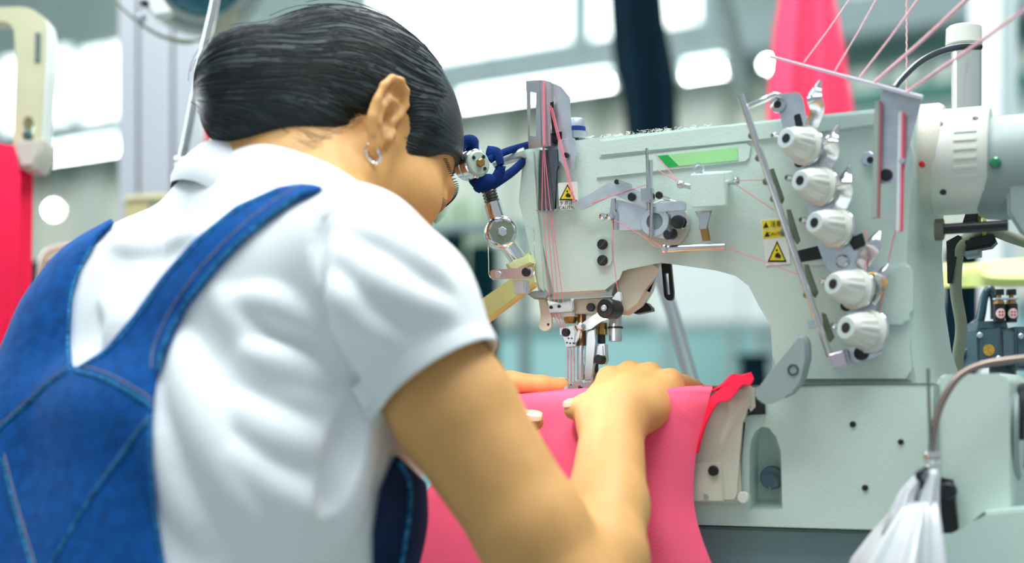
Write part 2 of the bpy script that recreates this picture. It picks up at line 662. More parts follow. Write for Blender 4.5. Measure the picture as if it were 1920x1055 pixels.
nail_on(lt[3], lt[2], .0084, (-0.1, -.75, .62), .0135, .0115)
nail_on(rt[3], rt[2], .0082, (-0.15, -.7, .7), .012, .010)
nail_on(rf[3][3], rf[3][2], .0062, (0.2, -.25, .95), .010, .0085)
nail_on(lf[0][3], lf[0][2], .0072, (0, .5, .85), .011, .009)
for f in rf[:3]:
    nail_on(f[3], f[2], .0066, (0, .4, .9), .011, .009)
for f in lf[1:]:
    nail_on(f[3], f[2], .0066, (0, .4, .9), .011, .009)

# ---- hair: scalp cap with the loose roll at the back
HAIR = bpy.data.materials.new('hair')
HAIR.use_nodes = True
nt = HAIR.node_tree
b = nt.nodes['Principled BSDF']
b.inputs['Roughness'].default_value = 0.33
b.inputs['Specular IOR Level'].default_value = 0.36
at_ = nt.nodes.new('ShaderNodeAttribute')
at_.attribute_name = 'strand'
n1 = nt.nodes.new('ShaderNodeTexNoise')
n1.inputs['Scale'].default_value = 1.0
n1.inputs['Detail'].default_value = 6
n1.inputs['Roughness'].default_value = .65
nt.links.new(at_.outputs['Vector'], n1.inputs['Vector'])
rp = nt.nodes.new('ShaderNodeValToRGB')
rp.color_ramp.elements[0].position = .35
rp.color_ramp.elements[0].color = (0.002, 0.007, 0.010, 1)
rp.color_ramp.elements[1].position = .75
rp.color_ramp.elements[1].color = (0.010, 0.034, 0.043, 1)
nt.links.new(n1.outputs['Fac'], rp.inputs['Fac'])
nt.links.new(rp.outputs['Color'], b.inputs['Base Color'])
bp = nt.nodes.new('ShaderNodeBump')
bp.inputs['Strength'].default_value = .7
bp.inputs['Distance'].default_value = .0022
nt.links.new(n1.outputs['Fac'], bp.inputs['Height'])
nt.links.new(bp.outputs['Normal'], b.inputs['Normal'])
MATS['hair'] = HAIR

Hf = Field((-0.30, 0.98, 1.0), (-0.01, 1.30, 1.21), 0.002)
he(Hf, (-9, 0, 45), (98, 77, 88))
he(Hf, (-60, 0, 20), (46, 60, 52), 20)
# hairline: cut the face, the area round the ears and the nape away
he(Hf, (100, 0, -13), (75, 118, 86), 4, True)
he(Hf, (62, 0, -92), (100, 120, 76), 4, True)
for s in (-1, 1):
    he(Hf, (0, 78 * s, -6), (30, 22, 34), 6, True)
    he(Hf, (-16, 74 * s, -36), (42, 30, 38), 8, True)
he(Hf, (-14, 0, -80), (56, 90, 52), 10, True)
bun_c = np.array(P(474, 160, 1.10))
bun_x = nrm(np.array(P(360, 150, 1.09)) - np.array(P(600, 190, 1.11)))
bun_y = nrm(np.cross(bun_x, V3(0, 1, 0)))
bM = np.stack([bun_x, bun_y, nrm(np.cross(bun_x, bun_y))], 1)
Hf.ell(bun_c, (.0445, .0435, .044), bM, 0.012)
Hf.ell(np.array(P(520, 178, 1.105)), (.046, .0455, .05), bM, 0.02)
Hf.ell(np.array(P(470, 228, 1.09)), (.034, .026, .036), bM, 0.016)
Hf.ell(np.array(P(560, 225, 1.09)), (.040, .020, .03), bM, 0.016)
hv, hq = Hf.mesh()
hv = relax(hv, hq, 4, .5)
me = mesh_of('hair', hv, hq)
tip = np.array(P(350, 178, 1.10))
ctr = H(-10, 0, 40)
ax = nrm(tip - ctr)
e1 = nrm(np.cross(ax, V3(0, 0, 1)))
e2 = np.cross(ax, e1)
d = hv - ctr
al = d @ ax
th = np.arctan2(d @ e2, d @ e1)
polar = np.arccos(np.clip(al / np.linalg.norm(d, axis=1), -1, 1))
wave = 0.06 * np.sin(polar * 5 + 2 * np.sin(th * 3))
st = np.stack([np.cos(th + wave) * 26, np.sin(th + wave) * 26, polar * 1.6], 1).astype(np.float32)
a_ = me.attributes.new('strand', 'FLOAT_VECTOR', 'POINT')
a_.data.foreach_set('vector', st.ravel())
hair = link('hair', me, HAIR, person)
hair_tree = BVHTree.FromPolygons([tuple(v) for v in hv], [tuple(q) for q in hq])
# separate strands lying on the cap and a few stray ones round the outline
STR = mat('hair_strand', (0.006, 0.010, 0.012, 1), rough=.3, spec=.6)
cu = bpy.data.curves.new('hair_strands', 'CURVE')
cu.dimensions = '3D'
cu.bevel_depth = 0.00028
cu.bevel_resolution = 0
for i in range(1500):
    t_ = rng.uniform(0, 2 * math.pi)
    p0, p1 = rng.uniform(.5, 2.4), rng.uniform(.1, .6)
    p1 = max(.08, p0 - p1 - .25)
    w0 = rng.normal() * .05
    stray = i < 90
    pts = []
    for k in range(10):
        s_ = k / 9
        po = p0 + (p1 - p0) * s_
        tt = t_ - 0.06 * math.sin(po * 5 + 2 * math.sin(t_ * 3)) + w0 * s_ * (4 if stray else 1)
        dr = ax * math.cos(po) + (e1 * math.cos(tt) + e2 * math.sin(tt)) * math.sin(po)
        h = hair_tree.ray_cast(Vector(ctr + dr * .3), Vector(-dr), .3)
        if h[0] is None:
            break
        pts.append(h[0] + Vector(dr) * ((.0002 + (.006 * abs(w0) * 20 * s_ * (1 - s_ * .4) if stray else rng.uniform(0, .0004)))))
    if len(pts) < 4 or any((a - c).length > .03 for a, c in zip(pts, pts[1:])):
        continue
    sp = cu.splines.new('POLY')
    sp.points.add(len(pts) - 1)
    for q, p in zip(sp.points, pts):
        q.co = (*p, 1)
        q.radius = 1
# fine hairs at the nape and the temple
for i in range(110):
    if i < 60:
        a0 = Vector(P(rng.uniform(585, 700), 0, 1.1))
        px = rng.uniform(590, 715)
        py = 268 - (px - 590) * .55 + rng.uniform(-10, 14)
        dx, dy = rng.uniform(-60, -30), rng.uniform(-16, 4)
    else:
        px, py = rng.uniform(775, 862), rng.uniform(235, 262)
        dx, dy = rng.uniform(-14, 4), rng.uniform(8, 30)
    pts = []
    for k in range(5):
        q = P(px + dx * k / 4, py + dy * k / 4 + 5 * math.sin(k), 0.9)
        o_ = Vector((0, 0, CAMZ))
        h = body_tree.ray_cast(o_, (q - o_).normalized(), 1.5)
        if h[0] is None:
            break
        pts.append(h[0] + h[1] * .0008)
    if len(pts) == 5 and all((a - c).length < .02 for a, c in zip(pts, pts[1:])):
        sp = cu.splines.new('POLY')
        sp.points.add(4)
        for q, p in zip(sp.points, pts):
            q.co = (*p, 1)
            q.radius = .3
so = bpy.data.objects.new('hair_strand', cu)
C.objects.link(so)
cu.materials.append(STR)
so.parent = hair
so['kind'] = 'stuff'

# ---- brows, lashes, eyelid line, lips and earring
DARK = mat('brow_hair', (0.01, 0.01, 0.01, 1), rough=.6)
for s in (-1, 1):
    bm = bmesh.new()
    for i in range(34):
        u = i / 33
        y = (14 + 40 * u) * s
        z = 33 + 9 * math.sin(u * 2.4) - 4 * u
        h = body_tree.ray_cast(Vector(H(140, y, z)), Vector(-hF), .12)
        if h[0] is None:
            continue
        p = h[0]
        q = p + Vector(HM @ V3(.0006, .004 * s, .0014 - .003 * u))
        tube(bm, [p - h[1] * .0004, (p + q) / 2 + h[1] * .0008, q + h[1] * .0004], [.0005, .0005, .0002], 4)
    obj('eyebrow', bm, DARK, person, kind='stuff')
    bm = bmesh.new()
    for i in range(22):
        u = i / 21
        y = (20 + 25 * u) * s
        h = body_tree.ray_cast(Vector(H(140, y, 13 - 3 * math.sin(u * 3.14))), Vector(-hF), .12)
        if h[0] is None:
            continue
        p = h[0]
        o_ = HM @ V3(.0045, (.001 + .004 * u) * s, -.003)
        tube(bm, [p - Vector(hF) * .001, p + Vector(o_) * .6, p + Vector(o_) + Vector(hU) * .0015], [.0003, .00025, .0001], 4)
    obj('eyelash', bm, DARK, person, kind='stuff')
SILVER = mat('earring_silver', srgb(230, 232, 235), rough=.12, metal=1)
bm = bmesh.new()
lv = Vector(lobe)
d1, d2 = Vector(hF * .9 + hR * .5).normalized(), Vector((0, 0, 1))
ring = [lv + d1 * (math.cos(a) * .0062) + d2 * (math.sin(a) * .0066 - .003) for a in np.linspace(0, 2 * math.pi, 25)]
tube(bm, ring, .0011, 6, cap=False)
er = obj('earring', bm, SILVER, person, label='small silver hoop earring set with bright stones')
for a in np.linspace(3.3, 6.1, 8):
    bm = bmesh.new()
    p = lv + d1 * (math.cos(a) * .0062) + d2 * (math.sin(a) * .0066 - .003)
    lathe(bm, p + Vector(hR) * .0006, Vector(hR), [(0, .0010), (.0007, .0011), (.0012, .0005)], 6)
    obj('stone', bm, mat('earring_stone', (1, 1, 1, 1), rough=.03, metal=.6), er)

# ---- polo shirt
S = Field((-0.48, 0.80, 0.56), (0.04, 1.34, 1.12), 0.0022)
S.loft(torso, 0.02)
S.cap(np.array(P(520, 400, 1.09)), SH + V3(0, 0, .0), .054, .046, 0.03)
S.cap(np.array(P(520, 400, 1.11)), shL, .05, .05, 0.03)
S.cap(np.array(P(398, 398, 1.105)), np.array(P(520, 402, 1.09)), .034, .05, 0.02)
S.chain([shL, shL * .6 + ELL * .4], [.05, .052], 0.02)
S.cap(np.array(P(640, 640, 1.02)), np.array(P(560, 900, 1.0)), .05, .07, 0.03)
S.chain([np.array(P(640, 780, 1.03)), np.array(P(688, 885, 1.03)), np.array(P(672, 1000, 1.03)), np.array(P(660, 1140, 1.03))], [.033, .031, .033, .034], 0.03)
S.cap(np.array(P(470, 520, 1.02)), np.array(P(640, 520, .995)), .05, .05, 0.03)
S.chain([np.array(P(285, 505, 1.10)), np.array(P(222, 565, 1.11)), np.array(P(185, 630, 1.11)), np.array(P(165, 710, 1.11)), np.array(P(120, 850, 1.1)), np.array(P(90, 1000, 1.08))], [.042, .045, .048, .055, .064, .07], 0.03)
aC = nrm(CUFF - SH)
cuff_end = CUFF + aC * .006


def plane_cut(fd, p, n, lo, hi, k=.003):
    sl, g = fd.sub(lo, hi)
    dd = sum((g[j] - p[j]) * n[j] for j in range(3))
    q = fd.a[sl]
    h = np.clip(0.5 - 0.5 * (q - dd) / k, 0, 1)
    fd.a[sl] = q + (dd - q) * h + k * h * (1 - h)


SLV = Field((-0.48, 0.80, 0.56), (0.04, 1.34, 1.12), 0.0022)
SLV.chain([SH, SH * .5 + CUFF * .5 + V3(.004, -.006, .006), CUFF + aC * .03], [.048, .050, .0455], 0.02)
plane_cut(SLV, cuff_end, aC, cuff_end - .09, cuff_end + .12)
SLV.cap(cuff_end - aC * .012, cuff_end + aC * .06, .0438, .0438, .002, True)
S.put(SLV.a, (slice(None),) * 3, .016)
del SLV
# drape folds: soft ridges lying on the cloth


def ridge(path, r, sink, k=.012, cut=False):
    pts = []
    for q in smooth_path([(x, y, 0) for x, y in path], 4):
        h = S.hit(q.x, q.y)
        if h is not None:
            pts.append(h + (h - Vector((0, 0, CAMZ))).normalized() * sink)
    if len(pts) > 1:
        n = len(pts)
        rs = [r * (.35 + .65 * math.sin(math.pi * (i + .6) / (n + .2))) for i in range(n)]
        for i in range(n - 1):
            if (pts[i + 1] - pts[i]).length < .04:
                S.cap(pts[i], pts[i + 1], rs[i], rs[i + 1], k, cut)


for pth, r, sk in (
        ([(345, 640), (365, 730), (400, 830), (450, 920), (500, 980)], .014, .006),
        ([(420, 560), (470, 640), (520, 720), (590, 760)], .010, .006),
        ([(460, 560), (530, 575), (590, 610)], .007, .004),
        ([(470, 660), (540, 690), (600, 720)], .008, .005),
        ([(440, 760), (520, 820), (600, 850)], .012, .007),
        ([(450, 860), (540, 930), (600, 960)], .010, .006),
        ([(300, 800), (330, 900), (380, 1010)], .011, .006),
        ([(610, 480), (640, 560), (660, 640)], .008, .004),
        ([(640, 470), (700, 520), (760, 560), (830, 585)], .008, .0045),
        ([(625, 540), (680, 600), (740, 640)], .007, .004),
        ([(680, 430), (760, 470), (830, 530)], .006, .003),
        ([(200, 560), (230, 600), (215, 650)], .006, .004),
        ([(230, 460), (300, 470), (370, 440)], .007, .005),
        ([(690, 800), (660, 880), (650, 980)], .009, .005)):
    ridge(pth, r, sk)
for pth, r, sk in (
        ([(600, 560), (625, 650), (680, 745)], .004, -.001),
        ([(600, 410), (592, 500), (604, 580)], .0035, -.0012),
        ([(660, 770), (640, 860), (610, 960)], .008, -.002)):
    ridge(pth, r, sk, .008, True)
# neck opening, end of the sleeves
neck_ax = nrm(H(-30, 0, -10) - neck0)
nk = np.array(P(463, 318, 1.105)) + neck_ax * .012
for t in range(1):
    S.cap(nk + neck_ax * .075 + V3(.03, .0, .0), nk + neck_ax * .16, .085, .085, .006, True)
sv, sq = S.mesh()
sv = relax(sv, sq, 3, .5)
shirt = link('shirt', mesh_of('shirt', sv, sq), SHIRT, person)
shirt_tree = BVHTree.FromPolygons([tuple(v) for v in sv], [tuple(q) for q in sq])
EYE = Vector((0, 0, CAMZ))


def on(tree, px, py, lift=0.0):
    d_ = (P(px, py, 1.0) - EYE).normalized()
    h = tree.ray_cast(EYE, d_, 2.0)
    if h[0] is None:
        return None
    n_ = h[1] if h[1].dot(d_) < 0 else -h[1]
    return h[0] + n_ * lift


def seam(tree, path, r, m, parent, name='seam', lift=0.0, n=8, seg=6):
    pts = [on(tree, q.x, q.y, lift) for q in smooth_path([(x, y, 0) for x, y in path], n)]
    pts = [p for p in pts if p is not None]
    ok = [pts[0]] if pts else []
    for p in pts[1:]:
        if (p - ok[-1]).length < .05:
            ok.append(p)
    if len(ok) < 3:
        return None
    bm = bmesh.new()
    tube(bm, ok, r, seg)
    return obj(name, bm, m, parent)


# ribbed cuff band of the right sleeve and the armhole seam
bm = bmesh.new()
u_ = nrm(np.cross(aC, V3(0, 1, 0)))
v_ = np.cross(aC, u_)
rr = []
for h, e in ((-.021, .0002), (-.0205, .0016), (-.004, .0016), (.0022, .001), (.003, -.0006), (.0005, -.003)):
    row = []
    for k in range(64):
        a = 2 * math.pi * k / 64
        dr = u_ * math.cos(a) + v_ * math.sin(a)
        o_ = cuff_end + aC * min(h, -.003)
        hh = shirt_tree.ray_cast(Vector(o_ + dr * .12), Vector(-dr), .12)
        r_ = (hh[0] - Vector(o_)).length if hh[0] is not None else .05
        r_ = min(max(r_, .0435), .051)
        row.append(bm.verts.new(Vector(cuff_end + aC * h + dr * (r_ + e))))
    rr.append(row)
for a, c in zip(rr, rr[1:]):
    for k in range(64):
        bm.faces.new((a[k], a[(k + 1) % 64], c[(k + 1) % 64], c[k]))
obj('sleeve_band', bm, mat('shirt_rib', srgb(232, 238, 242), rough=.85, spec=.2, bump=(700, .3)), shirt)
seam(shirt_tree, [(598, 420), (592, 480), (600, 560), (625, 640), (662, 730)], .0011, SHIRT, shirt)
seam(shirt_tree, [(640, 380), (620, 395), (604, 412)], .0011, SHIRT, shirt)

# collar: a folded band standing round the neck
bm = bmesh.new()
cc = np.array(P(474, 338, 1.112))
cb, cr = V3(-.0205, -.034, .0245), V3(.037, -.034, -.0118)
ca = nrm(np.cross(cr, cb))
if ca[2] < 0:
    ca = -ca
rows_ = []
for h, ro in ((-.040, 1.02), (-.035, 1.10), (-.024, 1.12), (-.008, 1.06), (-.001, 1.02), (.001, .98), (-.001, .94), (-.012, .91), (-.036, .90)):
    rows_.append([bm.verts.new(Vector(cc + ca * (h + .0008 * math.sin(k * .7)) + (cb * math.cos(k * 6.2832 / 64) + cr * math.sin(k * 6.2832 / 64)) * ro)) for k in range(64)])
for a, c in zip(rows_, rows_[1:]):
    for k in range(64):
        bm.faces.new((a[k], a[(k + 1) % 64], c[(k + 1) % 64], c[k]))
collar = obj('collar', bm, mat('collar_knit', srgb(236, 240, 244), rough=.85, spec=.2, bump=(900, .25)), shirt, sharp=80)

# ---- denim overalls
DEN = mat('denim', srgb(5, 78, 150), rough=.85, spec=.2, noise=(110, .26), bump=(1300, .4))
back_poly = [(592, 345), (560, 343), (520, 350), (440, 386), (360, 452), (300, 520), (250, 590), (195, 655), (136, 692), (132, 640), (136, 560), (152, 500), (184, 448), (214, 418),
             (196, 370), (60, 390), (-260, 700), (-260, 1500), (330, 1500), (322, 1120), (308, 1040), (295, 960), (287, 860), (287, 775), (294, 715), (312, 655), (350, 580), (400, 515),
             (470, 440), (540, 385), (610, 352)]
bib_poly = [(742, 850), (770, 876), (800, 905), (808, 1000), (800, 1500), (695, 1500), (700, 1000), (712, 920)]


def clip_field(poly, t0, t1, ymax):
    D = Field((-0.48, 0.80, 0.56), (0.04, 1.34, 1.12), 0.0022)
    band = np.argwhere((S.a > -.012) & (S.a < .016))
    p = band * D.vs + D.lo
    px = 960 + p[:, 0] * FPX / p[:, 1]
    py = HOR - (p[:, 2] - CAMZ) * FPX / p[:, 1]
    q = np.array(poly, float)
    dmin = np.full(len(p), 1e9)
    inside = np.zeros(len(p), bool)
    for i in range(len(q)):
        a, c = q[i - 1], q[i]
        e = c - a
        t = np.clip(((px - a[0]) * e[0] + (py - a[1]) * e[1]) / (e @ e), 0, 1)
        dmin = np.minimum(dmin, np.hypot(px - a[0] - t * e[0], py - a[1] - t * e[1]))
        m = (a[1] > py) != (c[1] > py)
        xs = a[0] + (py - a[1]) / (c[1] - a[1] if c[1] != a[1] else 1e-9) * e[0]
        inside ^= m & (px < xs)
    reg = np.where(inside, -dmin, dmin) * p[:, 1] / FPX
    reg = np.maximum(reg, p[:, 1] - ymax)
    s_ = S.a[band[:, 0], band[:, 1], band[:, 2]]
    v = np.maximum(s_ - t1, t0 - s_)
    k = .002
    h = np.clip(.5 - .5 * (v - reg) / k, 0, 1)
    v = v + (reg - v) * h + k * h * (1 - h)
    D.a[:] = .04
    D.a[band[:, 0], band[:, 1], band[:, 2]] = v
    return D


D = clip_field(back_poly, -.004, .0042, 1.36)
dv, dq = D.mesh()
dv = relax(dv, dq, 2, .5)
overalls = link('overalls', mesh_of('overalls', dv, dq), DEN, person, label='blue denim bib overalls with a Y-shaped back')
den_tree = BVHTree.FromPolygons([tuple(v) for v in dv], [tuple(q) for q in dq])
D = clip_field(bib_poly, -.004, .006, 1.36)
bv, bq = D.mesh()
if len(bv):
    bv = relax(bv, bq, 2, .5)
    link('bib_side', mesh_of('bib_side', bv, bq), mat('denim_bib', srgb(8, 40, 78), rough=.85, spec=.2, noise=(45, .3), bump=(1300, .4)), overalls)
    bib_tree = BVHTree.FromPolygons([tuple(v) for v in bv], [tuple(q) for q in bq])
FADE = mat('denim_seam', srgb(40, 112, 160), rough=.85, spec=.2, noise=(260, .65), bump=(1200, .5))
STI = mat('denim_stitch', srgb(120, 120, 130), rough=.8, noise=(600, .5))
for pth in ([(140, 694), (200, 712), (270, 752), (288, 772)], [(134, 690), (90, 722), (40, 768), (-20, 820)],
            [(284, 780), (230, 850), (160, 950), (95, 1060)], [(4, 860), (30, 960), (62, 1070)]):
    seam(den_tree, pth, .0016, FADE, overalls)
    seam(den_tree, [(x + 4, y - 11) for x, y in pth], .0006, STI, overalls, 'stitching', .0002)
edge = [(580, 356), (520, 394), (455, 447), (392, 512), (340, 583), (305, 655), (297, 700)]
seam(den_tree, edge, .0018, FADE, overalls)
seam(den_tree, [(x - 14, y - 12) for x, y in edge], .0006, STI, overalls, 'stitching', .0002)
edge = [(150, 690), (205, 655), (258, 594), (307, 526), (366, 459), (444, 394), (522, 358)]
seam(den_tree, edge, .0012, FADE, overalls)
seam(den_tree, [(172, 462), (146, 510), (131, 565), (127, 640), (130, 684)], .0013, FADE, overalls)
seam(den_tree, [(281, 790), (281, 860), (289, 960), (302, 1040), (310, 1080)], .0013, FADE, overalls)

if len(bv):
    seam(bib_tree, [(748, 866), (766, 900), (768, 950), (760, 1010), (752, 1060)], .0022, FADE, overalls)

# ------------------------------------------------------------------ the sewing machine
MA = math.radians(23)
MU = Vector((math.cos(MA), -math.sin(MA), 0))        # along the arm, to the right and nearer
MN = Vector((-math.sin(MA), -math.cos(MA), 0))       # out of the front face
MZ = Vector((0, 0, 1))
MO = P(985, 540, 1.215)


def F(px, py, d=0.0):
    """point of the place seen at the pixel, d metres in front of the machine's front face"""
    q = P(px, py, 1.0) - EYE
    t = ((MO - EYE).dot(MN) + d) / q.dot(MN)
    return EYE + q * t


def FS(px, py, n, d=0.0):
    return n * F(px, py, d).y / FPX


PAINT = mat('machine_paint', srgb(206, 225, 217), rough=.38, noise=(14, .04), bump=(500, .12), coat=.15)
PAINT2 = mat('machine_paint_cream', srgb(216, 212, 196), rough=.4, noise=(14, .05), bump=(500, .12), coat=.1)
GREYP = mat('grey_paint', srgb(150, 166, 166), rough=.45, noise=(20, .06))
STEEL = mat('polished_steel', srgb(208, 212, 216), rough=.16, metal=1, noise=(40, .12))
BRUSH = mat('satin_steel', srgb(206, 216, 226), rough=.34, metal=.78, noise=(60, .15))
CHROME = mat('chrome', srgb(225, 228, 230), rough=.06, metal=1)
BRASS = mat('brass', srgb(176, 140, 84), rough=.3, metal=1)
BLACK = mat('black_oxide', srgb(22, 26, 30), rough=.35, noise=(80, .2))
RUBBER = mat('black_rubber', srgb(20, 28, 36), rough=.5)
WHITEP = mat('white_plastic', srgb(226, 228, 220), rough=.35)
PINKT = mat('pink_thread', srgb(244, 130, 150), rough=.7)
YEL = mat('label_yellow', srgb(238, 214, 30), rough=.5)
LBL = mat('label_white', srgb(232, 234, 228), rough=.5)
INK = mat('label_ink', srgb(20, 22, 20), rough=.6)

mach = thing('sewing_machine', 'pale grey industrial coverstitch sewing machine with five white tension dials, facing the seated person', 'sewing machine')


def fslab(name, pts, d, th, m, parent=None, bev=.0008, label=None, r=0):
    bm = bmesh.new()
    if r:
        pts = round_poly(pts, r)
    slab(bm, [F(x, y, d) for x, y in pts], -MN * th, bev)
    return obj(name, bm, m, parent or mach, label=label)


def casting(name, front, back, d0, d1, m, parent=None, bev=.004, label=None):
    """a body whose back outline is given too"""
    bm = bmesh.new()
    A_ = [bm.verts.new(F(x, y, d0)) for x, y in front]
    B_ = [bm.verts.new(F(x, y, d1)) for x, y in back]
    f0 = bm.faces.new(A_)
    bm.faces.new(list(reversed(B_)))
    n = len(A_)
    for i in range(n):
        bm.faces.new((A_[i], B_[i], B_[(i + 1) % n], A_[(i + 1) % n]))
    if bev:
        bmesh.ops.bevel(bm, geom=list(f0.edges), offset=bev, segments=3, affect='EDGES', clamp_overlap=True)
    return obj(name, bm, m, parent or mach, label=label)


def frod(name, pts, r, m, parent=None, seg=10, sm=0, label=None, flat=None):
    """rod through (px, py, d) points; r in metres"""
    bm = bmesh.new()
    q = [F(*p) for p in pts]
    if sm:
        q = smooth_path(q, sm)
    tube(bm, q, r, seg, flat=flat)
    return obj(name, bm, m, parent or mach, label=label)


def turned(name, p, axis, prof, m, parent=None, seg=24, label=None, wob=None):
    bm = bmesh.new()
    lathe(bm, p, axis, prof, seg, wob=wob)
    return obj(name, bm, m, parent or mach, label=label)


def screw(p, r, parent=None, axis=None, m=None, slot=True, name='screw', h=.0022):
    axis = Vector(axis) if axis is not None else MN
    o = turned(name, p, axis, [(-.001, r), (h * .7, r), (h, r * .86)], m or BLACK, parent, 16)
    return o


def holed(bm, outer, holes, back):
    """flat plate with holes, thickness given by back"""
    loops = [[Vector(p) for p in outer]] + [[Vector(p) for p in h] for h in holes]
    vs_ = [p for l in loops for p in l]
    tri = tessellate_polygon(loops)
    A_ = [bm.verts.new(p) for p in vs_]
    B_ = [bm.verts.new(p + Vector(back)) for p in vs_]
    for t in tri:
        try:
            bm.faces.new([A_[i] for i in t])
            bm.faces.new([B_[i] for i in reversed(t)])
        except ValueError:
            pass
    i0 = 0
    for l in loops:
        n = len(l)
        for i in range(n):
            a, b_ = i0 + i, i0 + (i + 1) % n
            bm.faces.new((A_[a], B_[a], B_[b_], A_[b_]))
        i0 += n


def circ(x, y, r, n=16, ry=None):
    return [(x + r * math.cos(2 * math.pi * i / n), y + (ry or r) * math.sin(2 * math.pi * i / n)) for i in range(n)]


# --- arm and column casting
front = [(1003, 270), (1080, 263), (1320, 238), (1500, 219), (1640, 204), (1690, 203), (1712, 215), (1714, 300), (1705, 390), (1700, 480), (1702, 600), (1710, 690), (1716, 724),
         (1447, 724), (1448, 665), (1445, 612), (1436, 568), (1415, 527), (1386, 504), (1345, 493), (1240, 492), (1176, 491), (1157, 498), (1149, 520), (1146, 556), (1028, 562), (1011, 430), (1006, 390)]
back = [(1020, 285), (1085, 279), (1325, 255), (1505, 238), (1660, 222), (1745, 215), (1768, 240), (1772, 300), (1770, 390), (1766, 480), (1772, 580), (1784, 660), (1806, 724),
        (1466, 724), (1466, 665), (1462, 612), (1450, 568), (1425, 527), (1390, 506), (1350, 496), (1240, 495), (1190, 494), (1172, 500), (1165, 520), (1160, 550), (1040, 556), (1025, 430), (1022, 390)]
casting('arm', front, back, 0, -.10, PAINT, bev=.006)
fslab('side_cover', [(979, 284), (990, 277), (1006, 276), (1007, 392), (1012, 430), (1027, 563), (1006, 542), (986, 432), (970, 378)], .0035, .06, PAINT, bev=.003)
casting('head_casting', [(1148, 480), (1242, 486), (1230, 503), (1218, 548), (1202, 576), (1180, 592), (1160, 590), (1148, 560)],
        [(1160, 484), (1246, 488), (1236, 503), (1226, 546), (1210, 572), (1188, 586), (1170, 584), (1160, 556)], -.010, -.075, PAINT2, bev=.006)
fslab('top_cover', [(1124, 262), (1320, 241), (1642, 207), (1642, 237), (1408, 263), (1122, 294)], .0025, .012, PAINT, bev=.0016)
np_ = fslab('name_plate', [(1122, 300), (1400, 267), (1408, 276), (1405, 296), (1398, 303), (1118, 334)], .0016, .003, PAINT, bev=.0005)
GRN = mat('label_green', srgb(20, 168, 74), rough=.5)
LGR = mat('label_light_green', srgb(160, 222, 150), rough=.5)
fslab('green_stripe', [(1232, 292), (1252, 290), (1273, 311), (1253, 313)], .0022, .0004, GRN, np_, 0)
fslab('pale_green_stripe', [(1252, 290), (1382, 276), (1384, 300), (1273, 311)], .0022, .0004, LGR, np_, 0)
fslab('column_pad', [(1640, 500), (1702, 492), (1712, 510), (1712, 590), (1700, 608), (1640, 612)], .003, .01, PAINT, bev=.002, r=10)

# --- bed
ZB, ZT = 0.7816, 0.8925


def BP(s, z, d):
    return Vector((MO.x, MO.y, 0)) + MU * s + MN * d + MZ * z


bm = bmesh.new()
niche = [(1405, 955), (1405, 850), (1408, 825), (1416, 808), (1428, 799), (1442, 802), (1455, 818), (1464, 845), (1467, 955)]
SX = (F(1412, 800, .016) - MO).dot(MU)
o_ = [BP(-.035, ZB, .016), BP(.338, ZB, .016), BP(.338, ZT, .016), BP(SX, ZT, .016), BP(SX, ZT - .008, .016), BP(-.035, ZT - .008, .016)]
holed(bm, o_, [[F(x, y, .016) for x, y in reversed(niche)]], -MN * .03)
obj('bed_front', bm, PAINT, mach, smooth=False)
bm = bmesh.new()
slab(bm, [BP(-.035, ZB, -.016), BP(.338, ZB, -.016), BP(.338, ZT, -.016), BP(SX, ZT, -.016), BP(SX, ZT - .008, -.016), BP(-.035, ZT - .008, -.016)], -MN * .10, .002)
obj('bed', bm, PAINT, mach)
fslab('needle_plate', [(1030, 734), (1150, 728), (1150, 730), (1030, 736)], .010, .05, STEEL, bev=0)
# the hollow behind the niche: a concave wall
bm = bmesh.new()
rows = []
for j in range(7):
    t = j / 6
    row = []
    for i, (x, y) in enumerate(niche):
        cx_, cy_ = 1438, 920
        k = 1 - .55 * t * t
        row.append(bm.verts.new(F(cx_ + (x - cx_) * k, cy_ + (y - cy_) * (1 - .35 * t * t) if y < 950 else 955 - 22 * t, .012 - .026 * math.sin(t * 1.57))))
    rows.append(row)
for a, c in zip(rows, rows[1:]):
    for i in range(len(niche) - 1):
        bm.faces.new((a[i], a[i + 1], c[i + 1], c[i]))
    bm.faces.new((a[-1], a[0], c[0], c[-1]))
bm.faces.new(rows[-1])
nich = obj('niche', bm, PAINT, mach)
turned('sight_glass', F(1447, 895, -.002), MN, [(-.006, .0095), (.0, .0095), (.0015, .0085), (.001, .0078), (.0006, .001)], mat('sight_glass', srgb(62, 100, 116), rough=.1, coat=.5), nich)
cov = fslab('looper_cover', [(1240, 740), (1340, 738), (1352, 726), (1400, 721), (1412, 728), (1414, 762), (1406, 771), (1392, 776), (1385, 790), (1388, 930), (1380, 943), (1240, 943)], .026, .012, PAINT2, bev=.003)
sub = fslab('access_plate', [(1250, 866), (1352, 866), (1356, 940), (1250, 940)], .0285, .004, PAINT2, cov, bev=.0008)
screw(F(1338, 882, .029), .0042, cov)  # black disc standing in for the dark of an open hole
screw(F(1324, 929, .029), .002, cov, m=BRUSH)
screw(F(1396, 932, .02), .0048, cov, m=WHITEP, h=.006)
fslab('recess_dark', [(1412, 742), (1432, 745), (1434, 776), (1400, 778), (1412, 768)], .02, .006, BLACK, bev=.0008)  # black slab standing in for the shade inside a small recess
for x, y, r in ((1599, 795, .0024), (1689, 828, .0022), (1622, 914, .0024)):
    screw(F(x, y, .0165), r, h=.0008)
bm = bmesh.new()
slab(bm, [BP(.16, ZT - .0008, .0165), BP(.338, ZT - .0008, .0165), BP(.338, ZT + .0004, .0165), BP(.16, ZT + .0004, .0165)], -MN * .04)
obj('bed_joint', bm, mat('bed_joint_grey', srgb(110, 118, 114), rough=.6), mach)  # grey strip along the joint of column and bed
